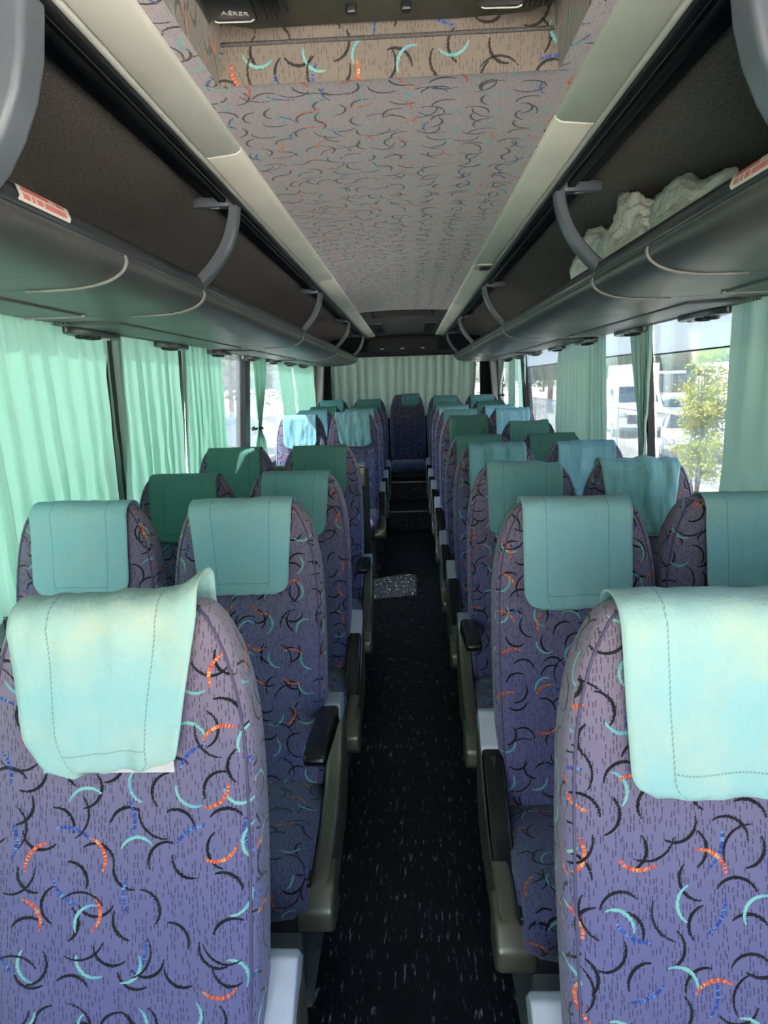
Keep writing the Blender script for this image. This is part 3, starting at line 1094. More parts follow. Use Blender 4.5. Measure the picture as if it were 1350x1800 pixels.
def backrest_mesh():
    zs = [0.34, 0.38, 0.45, 0.52, 0.60, 0.68, 0.76, 0.84, 0.90, 0.96, 1.01, 1.05, 1.08, 1.11, 1.135, 1.155, 1.168, 1.178, 1.184, 1.187]
    rings = []
    N = 36
    for z in zs:
        w, t = bw(z), bt(z)
        y0 = yf(z) + (0.12 - 0.0) * 0 + max(0, z - 1.14) * 0.25
        yc = y0 + t / 2 + 0.0
        if z > 1.13:
            yc = yf(1.13) + bt(1.13) / 2
        ring = []
        for k in range(N):
            a = -pi / 2 + 2 * pi * k / N
            c, s_ = cos(a), sin(a)
            e = 0.38
            x = w * (abs(c) ** e) * (1 if c > 0 else -1)
            y = t / 2 * (abs(s_) ** e) * (1 if s_ > 0 else -1)
            if y < 0 and z < 1.12:     # shallow dish between side bolsters
                y += 0.010 * (1 - min(1, abs(x) / (w * 0.8)) ** 2) * min(1, (1.12 - z) / 0.1)
            ring.append((x, yc + y, z))
        rings.append(ring)
    b = MB()
    b.loft(rings)
    return b.mesh('backrest', M['seat'], True, 'box', angle=60)


def piping_mesh(sgn):
    pts = []
    for i in range(30):
        z = lerp(0.40, 1.165, i / 29)
        w = bw(z) - 0.014
        t = bt(z)
        yc = (yf(z) + t / 2) if z <= 1.13 else (yf(1.13) + bt(1.13) / 2)
        # point on the ring near the front corner
        c = w / bw(z)
        cc = c ** (1 / 0.38)
        ss = sqrt(max(0, 1 - cc * cc)) ** 0.38
        pts.append((sgn * w, yc - t / 2 * ss - 0.0008, z))
    pts.append((sgn * 0.125, yf(1.13) + 0.02, 1.183))
    b = MB()
    b.tube(pts, 0.0022, 6)
    return b.mesh('piping', M['piping'], True)


def cushion_mesh():
    x = 0.205
    prof = [(-0.06, 0.30), (-0.06, 0.425), (-0.20, 0.428), (-0.34, 0.436), (-0.44, 0.440), (-0.485, 0.425), (-0.505, 0.385), (-0.500, 0.33), (-0.48, 0.295), (-0.30, 0.29)]
    rings = []
    N = 13
    for i in range(N):
        u = lerp(-1, 1, i / (N - 1))
        xx = x * u
        edge = abs(u) ** 8
        r = []
        for (y, z) in prof:
            cz = 0.36
            zz = cz + (z - cz) * (1 - 0.35 * edge)
            yy = y + (0.012 * edge if y < -0.4 else 0)
            zz += 0.006 * (noise.noise(Vector((xx * 14, y * 14, z * 9)))) - 0.006 * (1 - u * u) * (1 if z > 0.42 else 0)
            yy += 0.006 * noise.noise(Vector((xx * 16, y * 9 + 5, z * 20)))
            r.append((xx, yy, zz))
        rings.append(r)
    b = MB()
    b.loft(rings)
    me = b.mesh('cushion', M['seat'], True, None)
    bm = bmesh.new(); bm.from_mesh(me)
    bmesh.ops.recalc_face_normals(bm, faces=bm.faces)
    bm.to_mesh(me); bm.free()
    me.update(); box_uv(me)
    return me


def cover_mesh(name, mat, xl0=-0.137, xr0=0.137, xl1=-0.135, xr1=0.135, tilt=0.0, zb=0.930, wr=1.0, seed=0, flap=0.0, rl=0.045, rr=0.045):
    """cloth folded over the head of the backrest; s runs from the back hem over the top to the front hem"""
    NX, NS = 30, 44
    ytop = yf(1.13)
    tb = bt(1.13)
    path = []
    for i in range(11):
        z = lerp(1.05, 1.165, i / 10)
        path.append((ytop + tb + 0.006 + (1.165 - z) * -0.02, z))
    for i in range(1, 10):
        a = i / 10 * pi
        path.append((ytop + tb / 2 + cos(a) * (tb / 2 + 0.006), 1.165 + sin(a) * 0.0295))
    for i in range(NS - len(path) + 1):
        t = i / (NS - 20)
        z = lerp(1.165, zb, t)
        path.append((min(yf(z), yf(1.13) + 0.004) - 0.0085 - 0.003 * t, z))
    n = len(path)
    v, f, uvs = [], [], []
    for j, (y, z) in enumerate(path):
        front = max(0.0, (j - 19) / (n - 20)) if j > 19 else 0.0
        for i in range(NX + 1):
            u = i / NX
            a = lerp(xl0, xl1, front)
            c = lerp(xr0, xr1, front)
            # rounded lower corners of the front hem
            drop = (1.0 - front) * (1.165 - zb)
            ca, cc = 0.0, 0.0
            if j > 19:
                if drop < rl: ca = rl - sqrt(max(0, rl * rl - (rl - drop) ** 2))
                if drop < rr: cc = rr - sqrt(max(0, rr * rr - (rr - drop) ** 2))
            x = lerp(a + ca, c - cc, u)
            zz, yy = z, y
            k = noise.noise(Vector((x * 17 + seed * 3.7, z * 7 + seed, seed * 1.3)))
            k2 = noise.noise(Vector((x * 45 + seed, z * 12, seed * 2.1)))
            out = wr * (0.0050 * (k + 0.5) + 0.0028 * k2)
            gather = wr * 0.0022 * sin(x * 130 + seed) * max(0, (front - 0.75) / 0.25)
            seam = -0.0016 * exp(-((abs(u - 0.5) - 0.285) / 0.012) ** 2)
            side = max(0, abs(u - 0.5) * 2 - 0.9) * 0.03   # edge hugs the seat less
            if j > 19:
                yy -= max(0, out + gather + seam + 0.002)
                zz += tilt * (x) * 1.0
                zz -= 0.004 * wr * k * front
            elif j > 10:
                zz += max(-0.001, out * 0.8 + 0.001) + tilt * x * 0.9 + flap * max(0, u - 0.86) * 1.5
            if abs(x) > 0.15 and z > 1.13:
                zz -= (abs(x) - 0.15) * 0.55
            v.append((x, yy, zz))
            uvs.append((u, j / (n - 1)))
    for j in range(n - 1):
        for i in range(NX):
            a = j * (NX + 1) + i
            f.append((a, a + 1, a + NX + 2, a + NX + 1))
    return mesh_of(name, v, f, mat, True, uvs)


SHR = [(0.055, 0.33), (0.06, 0.50), (0.045, 0.56), (0.0, 0.575), (-0.045, 0.555), (-0.09, 0.49), (-0.16, 0.435), (-0.28, 0.395), (-0.385, 0.385), (-0.44, 0.365), (-0.475, 0.32), (-0.475, 0.275), (-0.45, 0.25), (-0.30, 0.235), (-0.05, 0.25)]


def seat_parts():
    P = {}
    P['backrest'] = backrest_mesh()
    P['pipL'], P['pipR'] = piping_mesh(-1), piping_mesh(1)
    P['cushion'] = cushion_mesh()
    for s, k in ((-1, 'L'), (1, 'R')):
        xa, xb = sorted((s * 0.207, s * 0.252))
        P['shroud' + k] = prism(SHR, 'x', xa, xb, 0.014, 'side_shroud', M['shroud'], 3, ang=20)
        foot = [(-0.36, 0.375), (-0.44, 0.365), (-0.482, 0.32), (-0.482, 0.272), (-0.45, 0.244), (-0.36, 0.24)]
        xa, xb = sorted((s * 0.175, s * 0.262))
        P['toe' + k] = prism(foot, 'x', xa, xb, 0.012, 'shroud_toe', M['shroud'], 3, ang=20)
        P['knob' + k] = rbox(*sorted((s * 0.182, s * 0.214)), -0.47, -0.43, 0.372, 0.395, 0.008, 'recline_button', M['psu'])
        # armrest, hinge at origin, reaching along -y
        xa, xb = sorted((-0.029, 0.029))
        cap = [(0.028, -0.03), (0.028, 0.018), (0.012, 0.032), (-0.085, 0.030), (-0.095, 0.024), (-0.095, -0.005), (-0.05, -0.03)]
        P['cap'] = prism(cap, 'x', -0.029, 0.029, 0.008, 'armrest', M['grey_cap'], 3, ang=20)
        grip = [(-0.088, -0.022), (-0.088, 0.027), (-0.20, 0.031), (-0.35, 0.026), (-0.395, 0.012), (-0.405, -0.006), (-0.385, -0.022), (-0.25, -0.024)]
        P['grip'] = prism(grip, 'x', -0.0265, 0.0265, 0.012, 'grip', M['grip'], 4, ang=20)
        P['mark'] = prism([(-0.007, -0.112), (0.007, -0.112), (0.0, -0.142)], 'z', 0.0272, 0.0295, 0.0, 'chevron_mark', M['dark_metal'])
    P['pan'] = rbox(-0.2, 0.2, -0.47, -0.03, 0.255, 0.298, 0.008, 'seat_pan', M['dark_metal'])
    b = MB()
    b.box(-0.17, 0.17, -0.40, -0.36, 0.0, 0.26)
    b.box(-0.19, 0.19, -0.42, -0.10, 0.0, 0.012)
    b.box(-0.17, 0.17, -0.14, -0.11, 0.0, 0.26)
    P['leg'] = bevel_mesh(b.v, b.f, 0.003, 1, 'leg', M['leg'])
    P['velcro'] = None
    return P


SP = seat_parts()
b = MB()
b.box(-0.11, 0.09, -0.001, 0.0025, -0.006, 0.012)
SP['velcro'] = b.mesh('velcro_strip', M['velcro'])

ORD = ['first', 'second', 'third', 'fourth', 'fifth', 'sixth', 'seventh', 'eighth', 'ninth', 'tenth']
CV = {'aqua': ('cov_aqua', 'aqua'), 'blue': ('cov_sunlit_blue', 'pale blue'), 'green': ('cov_shaded_green', 'dull green'), 'teal': ('cov_teal', 'sea green'), 'pale': ('cov_pale', 'palest aqua')}
cov_cache = {}


def seat(x, y, dz, label, cov, ckw=None, arm=None, arm_side=0, strip=False, arm_dz=0.0, group='coach seats'):
    r = tag(empty('coach_seat', (x, y, 0)), label, 'seat', group)
    dzz = (0, 0, dz)
    bk = ob('backrest', SP['backrest'], r, dzz)
    for k in ('pipL', 'pipR'):
        ob('piping', SP[k], bk)
    key = (cov, tuple(sorted((ckw or {}).items())))
    if key not in cov_cache:
        cov_cache[key] = cover_mesh('head_cover', M[CV[cov][0]], **(ckw or {}))
    hc = ob('head_cover', cov_cache[key], r, dzz)
    sm = hc.modifiers.new('cloth thickness', 'SOLIDIFY')
    sm.thickness = 0.003
    sm.offset = 1.0
    if strip:
        zb = (ckw or {}).get('zb', 0.93)
        ob('velcro_strip', SP['velcro'], hc, (0, yf(zb) - 0.003, zb - 0.002))
    cu = ob('cushion', SP['cushion'], r, dzz)
    ob('seat_pan', SP['pan'], r, dzz)
    lg = ob('leg', SP['leg'], r)
    lg.scale = (1, 1, (0.26 + dz) / 0.26)
    if arm_side:
        k = 'R' if arm_side > 0 else 'L'
        sh = ob('side_shroud', SP['shroud' + k], r, (0, 0, dz + arm_dz))
        ob('shroud_toe', SP['toe' + k], sh)
        ob('recline_button', SP['knob' + k], sh)
        a = ob('armrest', SP['cap'], r, (arm_side * 0.222, 0.01, 0.588 + dz + arm_dz))
        ob('grip', SP['grip'], a)
        ob('chevron_mark', SP['mark'], a)
        a.rotation_euler = (radians({'down': 36, 'level': -8, 'tilt': 22}[arm]), 0, 0)
    return r


RY = [0.91, 1.72, 2.51, 3.30, 4.09, 4.88, 5.67, 6.46, 7.25, 8.04]
RZ = [0, 0, 0, 0, -0.02, 0.06, 0.07, 0.07, 0.085, 0.14]
LY = [0.955, 1.83, 2.66, 3.47, 5.60, 6.40, 7.20, 8.00]
LZ = [0, 0, -0.03, 0, 0.075, 0.075, 0.08, 0.125]

R_A = [('pale', dict(seed=1, zb=0.925, xl0=-0.137, xr0=0.150, xl1=-0.120, xr1=0.15, rl=0.03), 'down'),
       ('aqua', dict(seed=2, zb=0.922, rl=0.045, rr=0.05), 'down'),
       ('teal', dict(seed=3, zb=0.935, wr=1.6, tilt=-0.05, rl=0.03, xl1=-0.132), 'level'),
       ('teal', dict(seed=4, zb=0.950, wr=1.7), 'down'),
       ('green', dict(seed=5, zb=0.95, xl0=-0.145, xr0=0.125), 'down'),
       ('green', dict(seed=6, zb=0.945, wr=1.3), 'down'),
       ('teal', dict(seed=7, wr=2.2), 'down'),
       ('aqua', dict(seed=8, wr=2.2), 'down'),
       ('teal', dict(seed=9), 'down'),
       ('teal', dict(seed=10), 'down')]
R_W = [('pale', dict(seed=11)), ('aqua', dict(seed=12, zb=0.935, xl0=-0.105, xl1=-0.10)), ('aqua', dict(seed=13, wr=2.0, zb=0.925, xr1=0.105, xl0=-0.15, xl1=-0.115, rr=0.03, rl=0.02)),
       ('blue', dict(seed=14, wr=1.6, zb=0.94)), ('green', dict(seed=15, wr=0.4)), ('teal', dict(seed=16)), ('blue', dict(seed=17, wr=1.5)),
       ('blue', dict(seed=18)), ('green', dict(seed=19)), ('teal', dict(seed=20))]
L_A = [('pale', dict(seed=21, zb=0.945, xl0=-0.150, xr0=0.138, xl1=-0.130, xr1=0.095, tilt=0.07, flap=0.12, rl=0.065, rr=0.015, wr=1.6), 'down'),
       ('aqua', dict(seed=22, zb=0.940, xl0=-0.150, xr0=0.135, xl1=-0.125, xr1=0.118, tilt=0.015, rl=0.03, rr=0.035), 'level'),
       ('teal', dict(seed=23, zb=0.945, wr=0.8, xl0=-0.125, xr0=0.14, xl1=-0.14, xr1=0.12), 'down'),
       ('green', dict(seed=24, wr=0.5, zb=0.945), 'level'),
       ('aqua', dict(seed=25, wr=2.2, xl0=-0.14, xr0=0.135, xl1=-0.105, xr1=0.15), 'down'),
       ('teal', dict(seed=26), 'down'), ('green', dict(seed=27), 'down'), ('teal', dict(seed=28), 'down')]
L_W = [('aqua', dict(seed=31)), ('aqua', dict(seed=32, wr=1.0, zb=0.935, rl=0.06, rr=0.05)), ('green', dict(seed=33, wr=0.6, rl=0.06)), ('green', dict(seed=34, wr=0.4)),
       ('blue', dict(seed=35, wr=2.0, rl=0.06, rr=0.06)), ('blue', dict(seed=36)), ('green', dict(seed=37)), ('blue', dict(seed=38))]

SIDE_R, SIDE_L = 'on the parking lot side', 'on the drawn curtain side'
for i in range(10):
    c, kw, am = R_A[i]
    seat(0.44, RY[i], RZ[i], 'patterned seat with %s head cover, %s-row aisle seat %s' % (CV[c][1], ORD[i], SIDE_R), c, kw, am, -1 if i < 9 else 0, strip=i in (2, 3, 4), arm_dz=-0.075 if i == 0 else 0)
    c, kw = R_W[i]
    seat(0.868, RY[i] + 0.01, RZ[i] - (0.05 if i == 5 else 0), 'patterned seat with %s head cover, %s-row window seat %s' % (CV[c][1], ORD[i], SIDE_R), c, kw, strip=i in (2,))
for i in range(8):
    c, kw, am = L_A[i]
    seat(-0.44 if i else -0.432, LY[i], LZ[i], 'patterned seat with %s head cover, %s-row aisle seat %s' % (CV[c][1], ORD[i], SIDE_L), c, kw, am, 1 if i < 7 else 0, strip=i in (0, 2, 4), arm_dz=-0.04 if i == 0 else 0)
    c, kw = L_W[i]
    if i > 0:
        seat((-0.885, -0.903, -0.885, -0.885)[i] if i < 4 else -0.875, LY[i] + 0.01, LZ[i] - (0.01 if i == 4 else 0), 'patterned seat with %s head cover, %s-row window seat %s' % (CV[c][1], ORD[i], SIDE_L), c, kw)
# the single seat facing down the aisle
mid = seat(0.0, 8.30, 0.17, 'patterned coach seat in the middle of the back row, at the end of the aisle', 'teal', dict(seed=40, xl0=-0.07, xr0=0.15, xl1=-0.07, xr1=0.14, zb=1.055, wr=0.5))
ob('pocket_label', rbox(-0.085, 0.06, -0.062, -0.054, 0.968, 0.982, 0.002, 'pocket_label', M['shroud']), mid, (0, 0, 0.13))

# ================================================================== PARTITION BEHIND THE FOURTH ROW, STAIRWELL LEDGE
pt = tag(empty('stairwell_partition', (-0.66, 4.05, 0)), 'partition with grey top tray and fabric panel behind the fourth row', 'partition')
ob('fabric_panel', rbox(-0.40, 0.39, -0.015, 0.015, 0.02, 0.93, 0.006, 'fabric_panel', M['seat'], 2, 'box'), pt)
ob('post', rbox(0.385, 0.43, -0.025, 0.025, 0.0, 1.0, 0.008, 'post', M['dark_metal']), pt)
ob('end_box', rbox(0.20, 0.412, -0.05, 0.03, 0.90, 1.02, 0.012, 'end_box', M['shroud']), pt)
ob('box_lid', rbox(0.19, 0.41, -0.058, 0.035, 1.018, 1.032, 0.006, 'box_lid', M['grey_cap']), pt)
ob('tray', rbox(-0.42, 0.20, -0.10, 0.0, 0.955, 0.98, 0.006, 'tray', M['velcro']), pt)
ob('tray_rail', rbox(-0.42, 0.20, 0.0, 0.035, 0.955, 1.03, 0.008, 'tray_rail', M['shroud']), pt)
ob('tray_front', rbox(-0.42, 0.20, -0.10, -0.085, 0.80, 0.955, 0.004, 'tray_front', M['dark_metal']), pt)
b = MB(); b.tube(spline([(-0.16, -0.05, 0.975), (-0.15, -0.05, 1.005), (-0.08, -0.05, 1.015), (0.0, -0.05, 1.005), (0.01, -0.05, 0.975)], 14), 0.007, 8)
b.obj('grab_handle', M['leg'], pt, True)

# ================================================================== CURTAINS
def curtain(name, s, y_top, y_bot, z0, z1, pleats, amp, mat, label, tie=None, tie_w=0.1, tie_y=None, seed=0, group='window curtains', curve=0.0):
    """s: side; y_top/y_bot = (start,end) of the cloth at top and bottom; tie = height of a tie-back"""
    NX, NZ = pleats * 8, 34
    v, f = [], []
    r = random.Random(seed)
    ph = [r.uniform(0, 6.28) for _ in range(6)]
    for j in range(NZ + 1):
        t = j / NZ
        z = lerp(z1, z0, t)
        a, c = lerp(y_top[0], y_bot[0], t), lerp(y_top[1], y_bot[1], t)
        am = amp
        if tie:
            d = (z - tie)
            k = exp(-(d / (0.30 if d > 0 else 0.10)) ** 2)
            ty = tie_y if tie_y is not None else (a + c) / 2
            a, c = lerp(a, ty - tie_w / 2, k), lerp(c, ty + tie_w / 2, k)
            am = amp * lerp(1.0, 1.25, k)
        for i in range(NX + 1):
            u = i / NX
            bow = curve * sin(pi * t)
            w = u * pleats * 2 * pi + ph[0] + 0.7 * sin(u * 7 + ph[1] + t * 1.2) + 0.5 * sin(u * 17 + ph[2])
            dp = (1.15 * abs(sin(w / 2)) ** 0.7 * 2 - 1.15) + 0.35 * sin(2.1 * w + ph[3] + t * 0.8)
            dp *= (0.75 + 0.35 * noise.noise(Vector((u * 5 + seed, t * 1.5, seed * 0.7))))
            x = wx(z) + 0.012 - am * (0.9 + 0.5 * t if not tie else 1.0) * (0.6 + 0.5 * dp)
            x -= 0.012 * (noise.noise(Vector((u * 7 + seed + t * 3, t * 6, 3.3))) + 0.5) * t
            y = lerp(a, c, u) + am * 0.55 * cos(w) * (1 - abs(2 * u - 1) ** 6) + bow * (1 if u > 0.5 else -1) * 0
            v.append((s * x, y, z + 0.004 * sin(w) * t))
    for j in range(NZ):
        for i in range(NX):
            q = j * (NX + 1) + i
            f.append((q, q + 1, q + NX + 2, q + NX + 1))
    me = mesh_of('cloth', v, f, mat, True)
    ym = (y_top[0] + y_top[1]) / 2
    root = Vector((s * wx(z1), ym, z1))
    o = tag(empty(name, root), label, 'curtain', group)
    me.transform(Matrix.Translation(-root))
    ob('cloth', me, o)
    # header tape along the top
    b = MB(); pts = []
    for i in range(0, NX + 1, 2):
        p = Vector(v[i]) - root
        pts.append((p.x, p.y, p.z + 0.002))
    b.tube(pts, 0.004, 5)
    b.obj('header_tape', mat, o, True)
    if tie:
        ty = tie_y if tie_y is not None else (y_top[0] + y_top[1] + y_bot[0] + y_bot[1]) / 4
        b = MB(); pts = []
        for q in range(25):
            an = 2 * pi * q / 24
            pts.append((s * (wx(tie) + 0.012 - amp * 0.75 + 1.25 * amp * cos(an)) - root.x, ty + (tie_w / 2 + 0.008) * sin(an) - root.y, tie + 0.004 * sin(an * 2) - root.z))
        rings = []
        for p in pts:
            rings.append([(p[0], p[1], p[2] - 0.009), (p[0] - s * 0.003, p[1], p[2] - 0.009), (p[0] - s * 0.003, p[1], p[2] + 0.009), (p[0], p[1], p[2] + 0.009)])
        b.loft(rings, True, False)
        b.obj('tie_strap', M['tie'], o, True)
    return o


CT = 1.722
cm = M['curtain']
curtain('window_curtain', -1, (0.03, 1.66), (0.03, 1.77), 0.82, CT, 12, 0.024, cm, 'unseen green curtain added at the front window, shading the first seat row', seed=5)  # off-frame curtain, added to keep direct sun off the front seats
curtain('window_curtain', -1, (1.62, 2.52), (1.78, 2.655), 0.80, CT, 8, 0.030, cm, 'wide bright green curtain drawn behind the second row window seat', seed=1)
curtain('window_curtain', -1, (2.56, 3.30), (2.70, 3.40), 0.82, CT, 7, 0.030, cm, 'bright green curtain drawn in the middle of three closed ones', seed=2)
curtain('window_curtain', -1, (3.33, 4.09), (3.43, 4.25), 0.84, CT, 8, 0.030, cm, 'bright green curtain next to the uncovered strip of window before the dark pillar', seed=3)
curtain('tied_curtain', -1, (4.84, 5.36), (4.98, 5.42), 0.86, CT, 8, 0.030, cm, 'green curtain tied back with black strap just past the dark pillar', tie=1.20, tie_w=0.16, tie_y=5.06, seed=4)
curtain('window_curtain', -1, (5.85, 6.50), (6.35, 7.0), 0.95, CT, 6, 0.020, cm, 'green curtain swept aslant over the fifth row window seat', seed=6)
curtain('window_curtain', -1, (6.60, 7.95), (7.25, 8.45), 0.95, CT, 11, 0.022, cm, 'green curtain hanging in the last window before the rear corner', seed=7)

cr = M['curtain_r']
curtain('window_curtain', 1, (1.25, 2.31), (1.25, 2.44), 0.80, CT, 8, 0.030, cr, 'faded green curtain hanging at the frame edge, beyond the small tree', seed=11)
curtain('tied_curtain', 1, (3.03, 3.34), (3.12, 3.30), 1.09, CT, 5, 0.028, cr, 'narrow green curtain bundle tied at the divider between parked van and tree', tie=1.12, tie_w=0.08, tie_y=3.20, seed=12)
curtain('window_curtain', 1, (3.79, 4.16), (3.86, 4.30), 0.84, CT, 5, 0.022, cr, 'green curtain beside the view of the white van', seed=13)
curtain('window_curtain', 1, (4.18, 4.98), (4.32, 5.30), 0.84, CT, 8, 0.018, cr, 'green pleated curtain next to the hazy blue window strip', seed=14)
curtain('sheer_curtain', 1, (6.35, 6.8), (6.62, 6.95), 0.95, CT, 6, 0.012, M['lace'], 'thin pale curtain right behind the dark rear pillar', seed=15)
curtain('window_curtain', 1, (6.85, 7.35), (7.2, 7.7), 0.95, CT, 6, 0.020, cr, 'green curtain between the pale sheer one and the knotted one', seed=16)
curtain('tied_curtain', 1, (7.4, 8.05), (7.9, 8.3), 0.95, CT, 6, 0.030, M['curtain_b'], 'pale curtain knotted in a bundle by the rear corner', tie=1.32, tie_w=0.12, tie_y=8.1, seed=17)


def rear_curtain():
    x0, x1, zt = -0.985, 0.915, 1.868
    NX, NZ = 220, 26
    v, f = [], []
    for j in range(NZ + 1):
        t = j / NZ
        for i in range(NX + 1):
            u = i / NX
            w = u * 2 * pi * 17 + 1.3 * sin(u * 11) + 0.9 * sin(u * 23 + 1)
            loop = abs(sin(u * pi * 5.5 + 0.4))
            zb = 1.04 + 0.05 * (1 - loop)
            z = lerp(zt, zb, t)
            dp = sin(w + 0.5 * sin(u * 31) * t) * (1 - 0.35 * t) + 0.5 * t * sin(u * 38 + 2)
            x = lerp(x0, x1 - 0.07 * t * t * (1 if True else 0), u) + 0.012 * cos(w)
            y = 9.06 - 0.055 * dp - 0.03 * t + 0.02 * noise.noise(Vector((u * 14, t * 4, 1.7)))
            v.append((x, y, z))
    for j in range(NZ):
        for i in range(NX):
            q = j * (NX + 1) + i
            f.append((q, q + 1, q + NX + 2, q + NX + 1))
    root = Vector((0, 9.1, zt))
    o = tag(empty('rear_curtain', root), 'grey green gathered curtain across the whole rear window', 'curtain')
    me = mesh_of('cloth', v, f, M['curtain_b'], True)
    me.transform(Matrix.Translation(-root))
    ob('cloth', me, o)
    b = MB(); b.tube([(-1.0, -0.02, 0.0), (0.95, -0.02, 0.0)], 0.008, 8)
    b.obj('curtain_rail', M['dark_metal'], o, True)


rear_curtain()

# ================================================================== PLASTIC BAG IN THE RACK
def bag():
    m, t = newmat('white plastic film')
    co = objco(t)
    nm = t.bump(t.noise(co, 26, 6, 0.7), 0.9, 0.012)
    bsdf(t, t.mix(t.noise(co, 8, 3), lin(190, 194, 186), lin(222, 222, 212)), 0.38, 0.5, 0.0, nm)
    o = tag(empty('plastic_bag', (0.63, 2.0, 1.735)), 'crumpled white plastic bag lying in the overhead rack', 'bag')
    def lump(nm_, cx, cyy, cz, sx, sy, sz, seed, rot=0):
        bm = bmesh.new()
        bmesh.ops.create_icosphere(bm, subdivisions=5, radius=1.0)
        for q in bm.verts:
            p = q.co.copy()
            n1 = noise.noise(p * 1.6 + Vector((seed, 0, 0)))
            n2 = abs(noise.noise(p * 3.4 + Vector((0, seed, 0))))
            n3 = abs(noise.noise(p * 7.5 + Vector((0, 0, seed))))
            k = 1 + 0.30 * n1 - 0.26 * n2 - 0.07 * n3
            q.co = Vector((p.x * sx * k, p.y * sy * k, max(p.z, -0.75) * sz * k))
        bmesh.ops.rotate(bm, verts=bm.verts, cent=(0, 0, 0), matrix=Matrix.Rotation(rot, 3, 'Z'))
        me = bpy.data.meshes.new(nm_)
        bm.to_mesh(me); bm.free()
        me.materials.append(m)
        me.polygons.foreach_set('use_smooth', [True] * len(me.polygons))
        return ob(nm_, me, o, (cx, cyy, cz))
    lump('bag_body', 0.02, -0.02, 0.105, 0.085, 0.17, 0.140, 1.7)
    lump('bag_fold', 0.05, -0.31, 0.085, 0.085, 0.22, 0.118, 4.2)
    lump('bag_end', -0.015, 0.21, 0.095, 0.072, 0.15, 0.115, 8.8, 0.15)


bag()


# ================================================================== OUTSIDE
GZ = -1.1


def ground_mat():
    m, t = newmat('pale gravel yard')
    co = objco(t)
    col = t.mix(t.noise(co, 0.12, 6), lin(206, 200, 188), lin(222, 216, 204))
    col = t.mix(t.m('MULTIPLY', t.noise(co, 9, 3), 0.3), col, lin(180, 170, 154))
    bsdf(t, col, 0.95, 0.05)
    return m


b = MB()
b.box(-400, 400, -200, 700, GZ - 0.2, GZ)
tag(b.obj('ground', ground_mat()), kind='structure')

M['paint_white'] = plain('white vehicle paint', (222, 226, 230), 0.25, 0.5, var=0.03)
M['paint_silver'] = plain('silver vehicle paint', (186, 194, 204), 0.25, 0.5, var=0.03, metal=0.3)
M['paint_dark'] = plain('dark blue vehicle paint', (70, 84, 112), 0.25, 0.5, var=0.05)
M['tyre'] = plain('tyre rubber', (28, 28, 30), 0.8, 0.2)
M['tail'] = plain('red lamp glass', (150, 40, 40), 0.2, 0.5)
M['lamp'] = plain('clear lamp glass', (210, 214, 218), 0.12, 0.6)
M['trailer'] = plain('trailer side panel', (206, 206, 200), 0.5, 0.3, var=0.05)
M['container'] = plain('grey container steel', (112, 114, 122), 0.6, 0.3, var=0.1)


